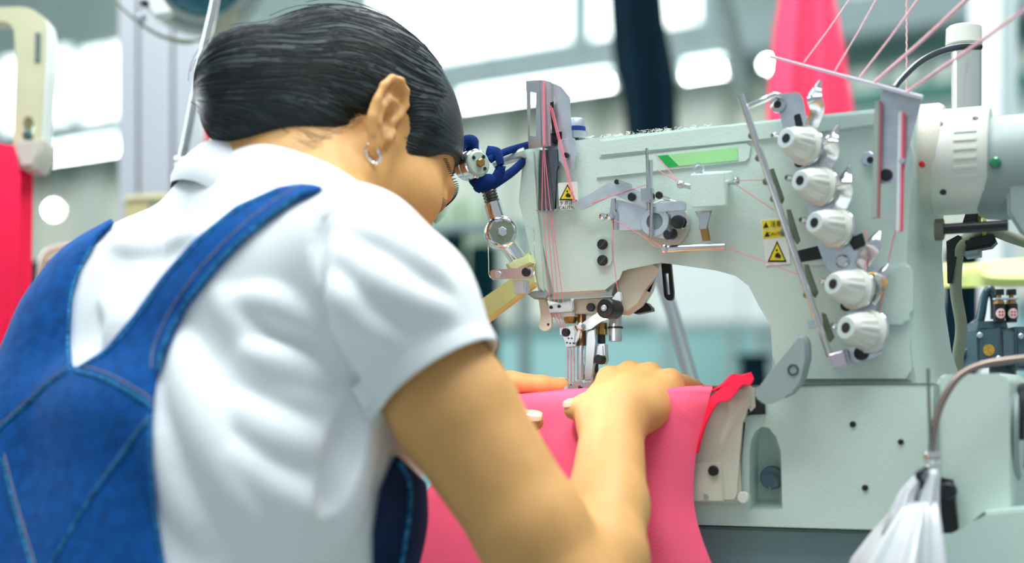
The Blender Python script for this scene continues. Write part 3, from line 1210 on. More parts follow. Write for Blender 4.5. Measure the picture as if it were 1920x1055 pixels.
# swing guard beside the cloth
g_ = casting('swing_guard', round_poly([(1500, 624), (1507, 640), (1509, 672), (1500, 715), (1478, 744), (1445, 758), (1424, 756), (1414, 736)], 8),
             round_poly([(1510, 626), (1521, 640), (1522, 672), (1512, 712), (1490, 740), (1456, 752), (1436, 750), (1426, 730)], 8), .045, .028, GREYP, bev=.0012)
turned('pivot_hole', F(1487, 693, .0452), MN, [(-.001, .0042), (.0005, .0042), (.0007, .0034), (-.0005, .003)], BLACK, g_)

# --- head: caution label, screw plate, oil screws


def text(body, p, size, ux, uz, m, parent, name='lettering', align='CENTER', off=.0004):
    cu_ = bpy.data.curves.new(name, 'FONT')
    cu_.body = body
    cu_.size = size
    cu_.align_x = align
    cu_.align_y = 'CENTER'
    cu_.extrude = .0001
    o = bpy.data.objects.new('t', cu_)
    C.objects.link(o)
    me_ = bpy.data.meshes.new_from_object(o.evaluated_get(bpy.context.evaluated_depsgraph_get()))
    bpy.data.objects.remove(o)
    o = link(name, me_, None, None, smooth=False, kind='stuff')
    me_.materials.clear()
    me_.materials.append(m)
    ux, uz = Vector(ux).normalized(), Vector(uz).normalized()
    n_ = ux.cross(uz)
    M_ = Matrix((ux, uz, n_)).transposed().to_4x4()
    M_.translation = Vector(p) + n_ * off
    o.matrix_world = M_
    o.parent = parent
    return o


def hand_sign(par, x, y, w_, h_, d):
    """yellow caution triangle with the black rim and the injured-finger mark"""
    fslab('triangle_rim', [(x, y - h_ / 2), (x + w_ / 2, y + h_ / 2), (x - w_ / 2, y + h_ / 2)], d + .0003, .0003, INK, par, 0)
    fslab('triangle', [(x, y - h_ * .36), (x + w_ * .39, y + h_ * .42), (x - w_ * .39, y + h_ * .42)], d + .0006, .0003, YEL, par, 0)
    fslab('finger_mark', [(x - w_ * .08, y + .12 * h_), (x + .05 * w_, y + .05 * h_), (x + w_ * .2, y + h_ * .2), (x + w_ * .16, y + h_ * .32), (x - .02 * w_, y + h_ * .3), (x - .12 * w_, y + h_ * .26)], d + .0009, .0003, INK, par, 0)
    fslab('finger_mark', circ(x - .02 * w_, y - h_ * .06, w_ * .055, 8), d + .0009, .0003, INK, par, 0)


lab = fslab('caution_label', round_poly([(1046, 343), (1082, 340), (1085, 391), (1049, 394)], 3), .0068, .0005, LBL, bev=0)
hand_sign(lab, 1064, 360, 31, 30, .0068)
text('ケガ注意', F(1066, 380, .0068), FS(1066, 380, 9), MU, MZ, INK, lab)
text('CAUTION', F(1067, 389, .0068), FS(1066, 388, 9), MU, MZ, INK, lab)
lab = fslab('caution_label', [(1426, 412), (1475, 408), (1482, 494), (1436, 498)], .0008, .0006, LBL, bev=0)
fslab('yellow_band', [(1428, 414), (1473, 410), (1474, 427), (1430, 430)], .0011, .0004, YEL, lab, 0)
fslab('yellow_band', [(1430, 432), (1474, 429), (1476, 443), (1431, 447)], .0011, .0004, YEL, lab, 0)
fslab('warning_mark', [(1436, 416), (1441, 426), (1431, 427)], .0014, .0003, INK, lab, 0)
fslab('warning_mark', [(1438, 433), (1443, 443), (1433, 444)], .0014, .0003, INK, lab, 0)
text('注意', F(1455, 420, .0012), FS(1455, 420, 11), MU, MZ, INK, lab)
text('CAUTION', F(1459, 438, .0012), FS(1455, 420, 8.5), MU, MZ, INK, lab)
hand_sign(lab, 1457, 471, 36, 40, .0008)
lab2 = fslab('rating_plate', [(1484, 446), (1545, 436), (1552, 496), (1492, 500)], .0008, .0008, PAINT, bev=0)
fslab('dark_panel', [(1494, 470), (1545, 458), (1548, 484), (1496, 492)], .0012, .0006, BLACK, lab2, 0)

pk = fslab('screw_plate', [(1114, 446), (1122, 440), (1138, 440), (1146, 448), (1148, 492), (1140, 501), (1126, 501), (1116, 492)], .0016, .002, PAINT, bev=.0006, r=6)
for y in (458, 488):
    s_ = screw(F(1130, y, .002), .0045, pk)
    fslab('screw_slot', [(1124, y + 5), (1134, y - 7), (1136, y - 5), (1126, y + 7)], .0046, .0004, mat('slot', srgb(60, 66, 70), rough=.5), pk, 0)

# take-up guard of bent sheet steel over the head
bm = bmesh.new()
holed(bm, [F(x, y, .016) for x, y in ((986, 152), (1013, 150), (1017, 275), (991, 279))], [[F(x, y, .016) for x, y in ((994, 172), (993, 254), (1005, 256), (1005, 174))]], -MN * .0014)
slab(bm, [F(x, y, .016) for x, y in ((1011, 150), (1015, 150), (1019, 275), (1015, 275))], -MN * .02)
tg = obj('take_up_guard', bm, STEEL, mach, smooth=False)
fslab('guard_edge', [(1016, 149), (1030, 152), (1032, 273), (1020, 275)], .010, .012, mat('edge_steel', srgb(232, 228, 232), rough=.25, metal=.9), tg, .001)
frod('thread', [(1019, 152, .0175), (1020, 272, .0175)], .0011, PINKT, tg, 6)
fslab('take_up_blade', [(1038, 156), (1052, 162), (1068, 182), (1072, 262), (1042, 262)], .004, .0016, BRUSH, bev=.0004)
fslab('thread_lever', [(1031, 192), (1037, 190), (1041, 250), (1035, 252)], .009, .002, BLACK, bev=.0004)
fslab('bracket', [(1046, 262), (1076, 258), (1080, 268), (1076, 318), (1060, 318), (1050, 300), (1044, 306)], .007, .002, BRUSH, bev=.0005, r=3)
screw(F(1062, 291, .009), .0022)
fslab('thread_channel', [(1011, 281), (1046, 279), (1048, 312), (1042, 318), (1042, 392), (1008, 395)], .008, .003, mat('blued_steel', srgb(116, 132, 144), rough=.22, metal=1, noise=(30, .2)), bev=.0008)
for i in range(5):
    turned('comb_tooth', F(1009 + 8.2 * i, 394, .011), MN, [(-.004, .0013), (.001, .0013), (.002, .0006)], STEEL, None, 8)
fslab('guide_foot', [(1030, 250), (1052, 246), (1052, 262), (1032, 268)], .006, .012, BLACK, bev=.001)
ks = turned('thumb_screw', F(1080, 262, -.012), MZ, [(0, .0105), (.006, .0105), (.006, .006), (.008, .006), (.008, .0075), (.0165, .0075), (.0175, .0068)], BRUSH, None, 32,
            wob=lambda j, k: 1.05 if j >= 4 and k % 2 else 1.0)
turned('blue_ring', F(1080, 245, -.012), MZ, [(-.0005, .0062), (-.0005, .0085), (.0028, .0082), (.0028, .0062)], mat('blue_plastic', srgb(10, 50, 130), rough=.35), ks)
# threads over the head
for a, c in (((1030, 195, .011), (1075, 378, .014)), ((1033, 198, .011), (1077, 378, .014)), ((1036, 202, .011), (1079, 378, .014)),
             ((1018, 276, .0125), (1016, 392, .0125)), ((1019, 276, .0125), (1024, 392, .0125)), ((1020, 276, .0125), (1032, 392, .0125)),
             ((1018, 396, .011), (1031, 566, .004)), ((1025, 396, .011), (1040, 566, .004)), ((1032, 396, .011), (1047, 566, .004)), ((1034, 396, .011), (1056, 566, .004)),
             ((1149, 412, .013), (1150, 480, .012)), ((1150, 480, .012), (1158, 545, .012)),
             ((1152, 412, .014), (1246, 466, .014)), ((1374, 342, .018), (1452, 394, .02)), ((1364, 464, .012), (1512, 520, .02)),
             ((1110, 380, .013), (1215, 345, .012)), ((1232, 318, .01), (1282, 346, .016)), ((1380, 338, .014), (1440, 337, .02)), ((1230, 290, .01), (1275, 345, .014))):
    frod('thread', [a, c], .00034, PINKT, None, 5)

# thread lever, plate and clamps on the arm
lv_ = fslab('thread_arm', [(1073, 378), (1082, 378), (1146, 340), (1160, 336), (1166, 343), (1182, 346), (1183, 352), (1222, 372), (1226, 384), (1216, 392), (1172, 374), (1150, 364), (1098, 390), (1086, 394), (1074, 388)], .012, .002, BRUSH, bev=.0006)
screw(F(1185, 369, .0125), .0034, lv_)
screw(F(1157, 341, .012), .002, lv_)
fslab('lever_flange', [(1160, 337), (1182, 344), (1182, 349), (1159, 342)], .016, .005, STEEL, lv_, .0004)
fslab('cam_plate', [(1156, 374), (1216, 388), (1222, 430), (1160, 432), (1154, 424)], .009, .004, BRUSH, bev=.0006, r=3)
fslab('plate_clip', [(1146, 372), (1154, 371), (1152, 392), (1157, 400), (1157, 430), (1150, 430), (1143, 395)], .012, .003, STEEL, bev=.0005)
for x in (1135, 1148):
    turned('guide_pin', F(x, 408, .008), MN, [(0, .0018), (.004, .0018), (.0045, .003), (.006, .0034), (.0078, .0028), (.0085, .001)], CHROME, None, 14)
frod('guide_rod', [(1213, 278, .016), (1216, 395, .016)], .0013, STEEL)
frod('guide_rod', [(1220, 300, .012), (1222, 440, .012)], .0017, BRUSH)
frod('guide_rod', [(1222, 375, .016), (1220, 446, .016)], .0015, STEEL)
fslab('clamp_block', [(1200, 353), (1222, 351), (1224, 374), (1218, 379), (1201, 377)], .020, .008, STEEL, bev=.0012)
fslab('link_bar', [(1226, 380), (1280, 376), (1285, 380), (1284, 394), (1232, 398)], .014, .004, BRUSH, bev=.001, r=2)
screw(F(1236, 366, .012), .003)
frod('link_rod', [(1236, 368, .010), (1256, 374, .010)], .0016, STEEL)
turned('cam_boss', F(1248, 420, .002), MN, [(0, .0205), (.001, .0205), (.002, .0195), (.002, .005)], PAINT2, None, 32)
bm = bmesh.new()
lathe(bm, F(1232, 417, .006), MN, [(0, .0065), (.0, .0125), (.006, .0125), (.007, .0118), (.007, .007), (.004, .0065)], 28, cap=False)
rg = obj('clamp_ring', bm, BRUSH, mach)
turned('ring_core', F(1231, 417, .006), MN, [(0, .007), (.004, .007), (.0045, .006)], GREYP, rg)
fslab('cam_arm', [(1254, 398), (1284, 396), (1290, 420), (1280, 430), (1262, 424)], .010, .004, STEEL, bev=.001, r=4)
fslab('cam_arm', [(1224, 432), (1262, 440), (1258, 450), (1228, 444)], .012, .005, BRUSH, bev=.001, r=2)
turned('cam_eye', F(1272, 416, .012), MN, [(0, .0055), (.003, .0055), (.0035, .0045)], BLACK)
turned('clamp_screw', F(1262, 438, .012), (F(1248, 440, .024) - F(1262, 438, .012)), [(0, .0042), (.009, .0042), (.010, .0036)], BLACK)
# thread box
bx_ = casting('thread_box', round_poly([(1293, 326), (1358, 322), (1362, 386), (1296, 390)], 3), round_poly([(1304, 322), (1374, 320), (1376, 378), (1310, 384)], 3), .026, .008, PAINT, bev=.0012)
bm = bmesh.new()
lathe(bm, F(1311, 316, .02), MN, [(0, .0028), (0, .0044), (.003, .0044), (.003, .0028), (0, .0028)], 16, cap=False)
obj('box_eyelet', bm, BRUSH, bx_)
for x, y, x2, y2, d in ((1276, 346, 1295, 350, .018), (1380, 339, 1362, 343, .02)):
    p = F(x, y, d)
    q = F(x2, y2, d - .004)
    o_ = turned('thread_eye', p, q - p, [(-.003, .0012), (-.002, .003), (0, .0034), (.002, .003), (.003, .0022), ((q - p).length, .0024)], CHROME, bx_, 14)
fslab('strap', [(1303, 396), (1334, 394), (1328, 408), (1326, 428), (1311, 430), (1311, 410)], .012, .002, STEEL, bev=.0005)
fslab('strap', [(1312, 428), (1327, 426), (1331, 452), (1317, 454)], .010, .003, BRASS, bev=.0005)
br = frod('thread_bar', [(1250, 467, .013), (1360, 462, .013)], .0032, STEEL, None, 12)
fslab('bar_foot', [(1315, 452), (1332, 451), (1345, 462), (1310, 464)], .012, .004, STEEL, br, .0008)
turned('bar_end', F(1247, 467, .014), MN, [(-.002, .003), (.003, .0032), (.0045, .002)], CHROME, br, 12)

# --- tension unit: five dials on a zigzag bracket, steel rod in front
rod = frod('tension_rod', [(1388, 178, .045), (1556, 668, .030)], .0026, STEEL, None, 12)
for x, y in ((1420, 296), (1448, 372), (1466, 436), (1510, 552), (1524, 608), (1407, 254), (1434, 340)):
    p = F(x + 8, y - 2, .016)
    turned('rod_pin', p, F(x - 2, y + 2, .036) - p, [(0, .0016), (.006, .0016), (.0065, .003), (.011, .003), (.0115, .0016), (.018, .0016)], mat('olive_steel', srgb(128, 140, 118), rough=.35, metal=.8), rod, 10)
fslab('rod_bracket', [(1440, 318), (1450, 315), (1470, 372), (1466, 382), (1452, 372)], .014, .003, MATS['olive_steel'], rod, .0006)
fslab('rod_bracket', [(1474, 392), (1482, 392), (1500, 450), (1494, 458), (1482, 440)], .014, .003, MATS['olive_steel'], rod, .0006)
fslab('rod_bracket', [(1507, 495), (1515, 495), (1534, 548), (1528, 558), (1514, 545)], .014, .003, MATS['olive_steel'], rod, .0006)
fslab('rod_bracket', [(1540, 585), (1548, 588), (1564, 632), (1556, 642), (1546, 628)], .014, .003, MATS['olive_steel'], rod, .0006)
fslab('rod_clip', [(1513, 602), (1532, 598), (1534, 614), (1516, 617)], .034, .004, STEEL, rod, .0006)
frod('top_link', [(1402, 200, .038), (1412, 196, .036), (1452, 178, .026), (1462, 180, .022)], .0024, STEEL, rod, 8)
tp = fslab('tension_bracket', [(1446, 184), (1466, 176), (1496, 172), (1504, 182), (1514, 232), (1512, 250), (1470, 250), (1460, 205)], .014, .0025, BRUSH, bev=.0006, r=4)
bm = bmesh.new()
lathe(bm, F(1459, 197, .0145), MN, [(0, .003), (0, .0062), (.0025, .0062), (.0025, .003), (0, .003)], 18, cap=False)
obj('bracket_eye', bm, STEEL, tp)
turned('eye_screw', F(1459, 197, .014), MN, [(0, .0032), (.0015, .0032), (.002, .0025)], BLACK, tp)
fslab('bracket_slot', [(1488, 216), (1500, 212), (1506, 236), (1492, 238)], .0145, .0006, BLACK, tp, 0, r=4)
fslab('bracket_step', [(1482, 293), (1512, 296), (1508, 318), (1490, 316)], .012, .002, STEEL, tp, .0004, r=2)
turned('step_hole', F(1498, 305, .0122), MN, [(-.001, .0036), (.0006, .0036), (.0008, .003)], BLACK, tp, 16)
fslab('bracket_step', [(1508, 300), (1545, 290), (1560, 318), (1548, 342), (1520, 350)], .010, .002, BRUSH, tp, .0004, r=3)
fslab('bracket_step', [(1508, 372), (1540, 364), (1572, 380), (1560, 410), (1520, 412)], .010, .002, BRUSH, tp, .0004, r=3)
fslab('bracket_step', [(1530, 452), (1576, 440), (1592, 460), (1612, 468), (1604, 492), (1612, 508), (1590, 520), (1552, 506), (1540, 480)], .012, .0025, BRUSH, tp, .0006, r=3)
turned('step_screw', F(1580, 490, .013), MN, [(0, .0052), (.002, .0052), (.0035, .0038), (.0045, .0038)], STEEL, tp, 18)
fslab('bracket_step', [(1572, 562), (1600, 552), (1632, 570), (1636, 590), (1590, 592)], .010, .002, BRUSH, tp, .0004, r=3)
turned('step_hole', F(1586, 573, .0122), MN, [(-.001, .0042), (.0006, .0042), (.0008, .0034)], BLACK, tp, 16)
fslab('bracket_step', [(1592, 552), (1640, 500), (1668, 494), (1650, 560), (1640, 590), (1622, 588)], .008, .002, BRUSH, tp, .0004, r=3)
foot = casting('bracket_end', [(1552, 664), (1580, 656), (1588, 686), (1562, 692)], [(1566, 660), (1588, 654), (1594, 680), (1576, 686)], .034, .016, mat('end_steel', srgb(214, 200, 214), rough=.2, metal=.9), None, .001)
fslab('end_plate', [(1584, 655), (1640, 630), (1656, 662), (1640, 670), (1598, 682)], .012, .003, STEEL, foot, .0006, r=3)
turned('end_screw', F(1615, 662, .013), MN, [(0, .0055), (.002, .0055), (.003, .0042), (.0032, .003)], BLACK, foot, 18)
fslab('lever_block', [(1588, 448), (1616, 436), (1622, 458), (1600, 468)], .016, .006, BLACK, tp, .001)
RIB = lambda j, k: .94 if 4 <= j <= 6 and k % 4 < 2 else 1.0
for x0, y0, x1, y1, r in ((1512, 275, 1474, 259, 33), (1540, 350, 1500, 338, 33), (1570, 428, 1527, 417, 34), (1607, 543, 1562, 532, 35), (1632, 622, 1586, 614, 37)):
    p, q = F(x0, y0, .014), F(x1, y1, .040)
    ax_ = q - p
    L_ = ax_.length
    R_ = FS(x0, y0, r)
    kb = turned('tension_dial', p, ax_, [(-.002, R_ * .98), (L_ * .14, R_ * .98), (L_ * .17, R_ * .84), (L_ * .23, R_ * .84), (L_ * .26, R_ * .96), (L_ * .62, R_ * .83), (L_ * .80, R_ * .72), (L_ * .82, R_ * .66), (L_ * .96, R_ * .60), (L_, R_ * .54), (L_ * .99, R_ * .28), (L_ * .9, R_ * .26)], WHITEP, None, 56, wob=RIB)
    turned('dial_face', q - ax_ * .003, ax_, [(-.0002, R_ * .5), (.0003, R_ * .5), (.0003, R_ * .27), (-.0002, R_ * .27)], mat('dial_face_grey', srgb(196, 210, 214), rough=.35), kb, 28)
    bm = bmesh.new()
    lathe(bm, p + ax_ * .03, ax_, [(0, R_ * .5), (0, R_ * 1.07), (L_ * .07, R_ * 1.08), (L_ * .10, R_ * .98)], 36, cap=False)
    obj('dial_flange', bm, WHITEP, kb)
    turned('dial_bore', q, ax_, [(-.001, R_ * .25), (.0007, R_ * .25), (.0007, R_ * .2)], BLACK, kb, 16)
    turned('disc', p - ax_ * .10, ax_, [(-.001, R_ * 1.0), (.0015, R_ * 1.08), (.003, R_ * .95)], STEEL, kb, 32)
    turned('stop_pin', F(x1 - 16, y1 - 3, .024), F(x1 - 28, y1 - 6, .030) - F(x1 - 16, y1 - 3, .024), [(-.01, .0012), (0, .0012), (.0005, .0026), (.004, .0028), (.006, .0018)], CHROME, kb, 12)
for pts in ([(1538, 150, .022), (1532, 166, .022), (1527, 184, .026), (1532, 203, .022), (1527, 222, .018), (1520, 240, .015)],
            [(1573, 234, .022), (1564, 252, .022), (1557, 266, .026), (1560, 286, .02), (1551, 304, .017), (1542, 318, .015)],
            [(1594, 310, .022), (1588, 326, .022), (1582, 344, .026), (1585, 362, .02), (1577, 382, .017), (1568, 396, .015)],
            [(1650, 432, .02), (1640, 448, .024), (1636, 466, .024), (1622, 486, .018), (1612, 500, .015)],
            [(1666, 494, .02), (1656, 512, .022), (1650, 528, .02), (1640, 548, .016), (1630, 566, .014)]):
    q = smooth_path([F(*p) for p in pts], 5)
    bm = bmesh.new()
    n = len(q)
    rows = []
    for i, p in enumerate(q):
        wd = FS(1560, 300, 14) * min(1, .15 + i / n * 2.4)
        t_ = (q[min(i + 1, n - 1)] - q[max(i - 1, 0)]).normalized()
        sd = MN.cross(t_).normalized() * wd + MN * (wd * .25)
        rows.append([bm.verts.new(p - sd), bm.verts.new(p + MN * .0004), bm.verts.new(p + sd)])
    for a, c in zip(rows, rows[1:]):
        for j in (0, 1):
            bm.faces.new((a[j], a[j + 1], c[j + 1], c[j]))
    r_ = bmesh.ops.extrude_face_region(bm, geom=list(bm.faces))
    bmesh.ops.translate(bm, verts=[v for v in r_['geom'] if isinstance(v, bmesh.types.BMVert)], vec=-MN * .0009)
    obj('thread_hook', bm, STEEL, mach, sharp=70)
for x, y in ((1668, 410), (1622, 452), (1636, 520)):
    pass
turned('spring_ring', F(1634, 532, .014), MN, [(0, .0085), (.003, .0088), (.004, .0075), (.003, .006), (.0, .006)], BRASS, None, 22)
frod('thread', [(1622, 428, .02), (1628, 470, .02), (1618, 520, .018)], .0005, PINKT, None, 5, sm=4)
frod('thread', [(1680, 430, .012), (1668, 480, .012), (1640, 640, .012)], .0005, PINKT, None, 5, sm=4)

# --- thread plate over the column
pl = casting('thread_plate', [(1443, 103), (1690, 170), (1729, 180), (1729, 187), (1650, 165), (1443, 107)], [(1447, 104), (1692, 168), (1731, 178), (1731, 184), (1652, 164), (1447, 107)], .03, .012, mat('pale_steel', srgb(226, 222, 232), rough=.3, metal=.7), None, .0002)
gs = fslab('guide_sheet', [(1652, 166), (1728, 186), (1722, 215), (1700, 290), (1692, 342), (1648, 344), (1650, 200)], .018, .0016, BRUSH, bev=.0004)
screw(F(1662, 328, .019), .0046, gs)
screw(F(1628, 298, .004), .0056, m=BRUSH)
screw(F(1632, 300, .006), .0026)
fslab('guide_strip', [(1640, 190), (1650, 186), (1646, 408), (1634, 410)], .024, .004, mat('strip_steel', srgb(188, 200, 190), rough=.3, metal=.6), bev=.0008)
fslab('guide_strip', [(1650, 186), (1653, 190), (1649, 408), (1646, 408)], .026, .004, mat('strip_edge_red', srgb(190, 90, 100), rough=.5), bev=.0004)  # dull red edge along the strip
fslab('guide_strip', [(1684, 210), (1692, 207), (1688, 432), (1680, 436)], .024, .004, mat('strip_white', srgb(236, 240, 244), rough=.25, metal=.3), bev=.0008)
fslab('guide_strip', [(1692, 207), (1696, 212), (1692, 432), (1688, 434)], .026, .004, mat('strip_edge_pink', srgb(238, 70, 110), rough=.5), bev=.0004)  # bright pink edge along the strip
turned('red_mark', F(1728, 307, .001), MN, [(-.006, .0022), (.0012, .0022), (.0018, .0012)], mat('red_paint', srgb(220, 30, 40), rough=.4))
screw(F(1691, 302, .027), .0022, m=CHROME)

# --- shaft boss, collar and motor on the right end
def along(px, py, d, L0, prof, name, m, parent=None, seg=40, wob=None, label=None):
    return turned(name, F(px, py, d), MU, [(a, r) for a, r in prof], m, parent, seg, wob=wob, label=label)


sc_ = F(1745, 305, -.05).y / FPX
along(1690, 300, -.052, 0, [(-.02, .030), (0, .040), (.012, .0425), (.030, .0425), (.034, .040)], 'shaft_boss', PAINT2)
col_ = along(1752, 306, -.052, 0, [(0, .030), (0, .0395), (.003, .0415), (.040, .0415), (.043, .0395), (.044, .03)], 'motor_collar', WHITEP)
for i in range(6):
    a = .5 + i * .17
    c_ = F(1752, 306, -.052) + MU * .027
    out = (MN * math.cos(a - .95) + MZ * math.sin(a - .95) * 1.0)
    bm = bmesh.new()
    tv = MU.cross(out)
    box(bm, c_ + out * .0416, MU * .0085, tv * .0012, out * .0008, .0003)
    obj('grip_rib', bm, WHITEP, col_)
for px, a in ((.008, .62), (.034, .70)):
    out = (MN * math.cos(a) + MZ * math.sin(a))
    turned('collar_hole', F(1752, 306, -.052) + MU * px + out * .0410, out, [(-.001, .0026), (.0008, .0026), (.001, .002)], BLACK, col_, 12)
out = MN * math.cos(-.75) + MZ * math.sin(-.75)
turned('collar_hole', F(1752, 306, -.052) + MU * .010 + out * .0410, out, [(-.001, .0026), (.0008, .0026), (.001, .002)], BLACK, col_, 12)
mot = along(1835, 318, -.055, 0, [(0, .030), (0, .036), (.006, .0395), (.02, .0405), (.10, .0405)], 'motor', GREYP)
turned('green_lamp', F(1866, 305, -.0135), MN, [(-.004, .0044), (0, .0044), (.0016, .003), (.002, .001)], mat('green_glass', srgb(10, 120, 80), rough=.1, coat=.6), mot, 16)
casting('motor_foot', [(1885, 330), (1960, 330), (1960, 470), (1912, 438), (1888, 400)], [(1895, 332), (1965, 332), (1965, 470), (1922, 436), (1898, 400)], -.02, -.08, GREYP, mot, .003)
# cover on the right of the bed
rc = casting('drive_cover', round_poly([(1757, 1010), (1757, 712), (1768, 702), (1880, 699), (1892, 712), (1894, 1010)], 8), round_poly([(1790, 1000), (1790, 712), (1800, 702), (1912, 702), (1930, 716), (1932, 1000)], 8), .03, -.05, PAINT, bev=.005)
bm = bmesh.new()
c_ = F(1912, 815, -.01)
for a0 in (0.5, 2.6):
    pts = []
    lathe_pts = [c_ + MN * (math.cos(a) * .024) + MZ * (math.sin(a) * .036) for a in np.linspace(a0 - .6, a0 + 1.3, 10)]
    tube(bm, [p + MU * .002 for p in lathe_pts], .003, 8)
obj('vent_opening', bm, BLACK, rc, kind='stuff')
turned('vent_ring', F(1905, 815, -.01), MU, [(0, .034), (.003, .034), (.004, .030), (.002, .028)], GREYP, rc, 32)
frod('cover_edge', [(1757, 720, .031), (1757, 900, .031)], .0014, GREYP, rc)
fslab('lower_guard', [(1758, 1003), (1797, 1000), (1846, 959), (1960, 948), (1960, 1130), (1758, 1130)], .055, .04, PAINT, bev=.002)
fslab('drive_bracket', [(1764, 895), (1786, 900), (1790, 930), (1796, 990), (1790, 1000), (1752, 1000), (1760, 930)], .045, .012, BLACK, bev=.002)
turned('drive_wheel', F(1778, 920, .048), MN, [(0, .0065), (.006, .0065), (.008, .005)], RUBBER)

# --- needles and presser foot
fslab('guide_plate', [(1027, 572), (1074, 563), (1075, 578), (1072, 583), (1030, 586)], -.004, .006, STEEL, bev=.0008)
for x, y in ((1033, 576), (1048, 574)):
    screw(F(x, y, -.0035), .0014, h=.0006)
fslab('head_lip', [(1028, 580), (1076, 576), (1076, 592), (1032, 594)], -.010, .03, PAINT, bev=.001)
fslab('head_block', [(1075, 560), (1146, 556), (1146, 584), (1078, 588)], -.012, .03, PAINT2, bev=.001)
fslab('side_hook', [(1009, 560), (1022, 558), (1030, 580), (1034, 594), (1034, 612), (1026, 620), (1016, 620), (1009, 612), (1014, 594)], -.006, .003, PAINT2, bev=.0006, r=3)
turned('hook_hole', F(1028, 608, -.0058), MN, [(0, .0011), (.0004, .0011)], BLACK, None, 10)
fslab('side_plate', [(985, 548), (1022, 542), (1030, 552), (1024, 560), (1000, 560)], .002, .02, GREYP, bev=.001)
dn = -.024


def vert(name, x, y0, y1, r, m, parent=None, d=dn, prof=None, seg=20):
    p, q = F(x, y0, d), F(x, y1, d)
    L_ = (q - p).length
    return turned(name, p, -MZ, prof(L_) if prof else [(0, r), (L_ - .0004, r), (L_, r * .9)], m, parent, seg)


vert('needle_bar', 1070, 584, 606, .0048, BRASS, prof=lambda L: [(0, .0062), (L * .7, .0060), (L, .0046)])
vert('presser_bar', 1091, 584, 648, .0038, mat('bronze', srgb(132, 104, 76), rough=.32, metal=1))
vert('presser_bar', 1090, 648, 712, .0036, STEEL)
nc = fslab('needle_clamp', [(1049, 614), (1076, 610), (1080, 622), (1078, 648), (1060, 650), (1058, 630), (1049, 626)], -.014, .012, STEEL, bev=.001)
screw(F(1061, 623, -.0135), .0036, nc, axis=MN + Vector((-.5, 0, 0)))
for x, y in ((1066, 634), (1072, 634), (1063, 642), (1069, 643), (1075, 643)):
    screw(F(x, y, -.0138), .0008, nc, h=.0004)
for i, x in enumerate((1065, 1071, 1077)):
    vert('needle', x, 648, 724, .0009, CHROME, nc, d=-.022, prof=lambda L: [(0, .00105), (L * .35, .00105), (L * .4, .0007), (L * .9, .0007), (L, .0002)], seg=10)
for i in range(3):
    frod('thread', [(1033 + 8 * i, 584, -.006), (1052 + 4 * i, 615, -.012), (1064 + 6 * i, 650, -.0205), (1064.5 + 6 * i, 718, -.021)], .0003, PINKT, None, 5)
la = fslab('spreader_arm', [(1085, 610), (1092, 605), (1110, 592), (1134, 580), (1152, 552), (1158, 546), (1165, 548), (1166, 560), (1162, 590), (1146, 596), (1128, 600), (1108, 616), (1092, 620)], -.008, .003, STEEL, bev=.0008)
p = F(1150, 580, -.006)
kb = turned('spreader_knob', p, F(1132, 577, .010) - p, [(-.004, .0075), (.004, .0075), (.0045, .0085), (.013, .0085), (.0145, .0072), (.0145, .003), (.0125, .0028)], BLACK, None, 24)
turned('knob_screw', F(1133, 577.5, .008), MN, [(0, .0026), (.0012, .0026), (.0016, .002)], BRUSH, kb, 12)
screw(F(1108, 576, -.010), .0036)
turned('spreader_tip', F(1088, 612, -.006), MN, [(-.002, .0032), (.002, .0032), (.003, .002)], STEEL, la, 14)
fslab('looper_thread_hook', [(1084, 612), (1090, 615), (1086, 632), (1080, 642), (1078, 636), (1083, 626)], -.010, .002, STEEL, bev=.0004)
ft = fslab('presser_shank', [(1102, 612), (1116, 606), (1116, 640), (1111, 690), (1110, 712), (1096, 714), (1096, 700), (1099, 660)], -.014, .008, STEEL, bev=.0012)
pf = fslab('presser_foot', [(1046, 722), (1068, 720), (1082, 722), (1100, 716), (1112, 712), (1112, 732), (1046, 734)], -.006, .03, STEEL, bev=.0012)
fslab('foot_toe', [(1048, 724), (1064, 723), (1064, 732), (1048, 733)], -.004, .004, BRUSH, pf, .0006)
fslab('foot_guide', [(1072, 716), (1090, 712), (1094, 718), (1074, 722)], -.003, .004, STEEL, pf, .0006)
screw(F(1088, 726, -.0055), .0014, pf)
vert('lifter_pin', 1154, 592, 640, .0056, BRUSH, d=-.03)
bm = bmesh.new()
lathe(bm, F(1154, 614, -.03), MZ, [(-.0008, .0055), (-.0008, .0066), (.0008, .0066), (.0008, .0055)], 20, cap=False)
obj('pin_ring', bm, BLACK, mach)
vert('micro_bar', 1127, 605, 628, .0056, BRASS, d=-.03)
vert('micro_nut', 1124, 628, 644, .0052, BLACK, d=-.03)
mb = fslab('micro_clamp', [(1116, 646), (1132, 644), (1134, 676), (1130, 682), (1114, 682)], -.018, .012, STEEL, bev=.0014)
turned('clamp_screw', F(1129, 674, -.018), MN + Vector((-.3, 0, 0)), [(0, .0042), (.006, .0042), (.007, .0034)], BLACK, mb, 16)
vert('micro_stem', 1119, 682, 712, .0014, BLACK, d=-.024)
fslab('release_lever', [(1184, 584), (1190, 578), (1205, 570), (1211, 567), (1220, 576), (1221, 582), (1190, 588)], -.05, .012, BLACK, bev=.001)
bm = bmesh.new()
holed(bm, [F(x, y, -.06) for x, y in round_poly([(1239, 488), (1257, 488), (1263, 548), (1262, 562), (1252, 564), (1245, 556)], 6)], [[F(x, y, -.06) for x, y in ((1247, 512), (1251, 552), (1256, 552), (1253, 512))]], -MN * .004)
obj('knee_lever_tab', bm, BLACK, mach, smooth=False)

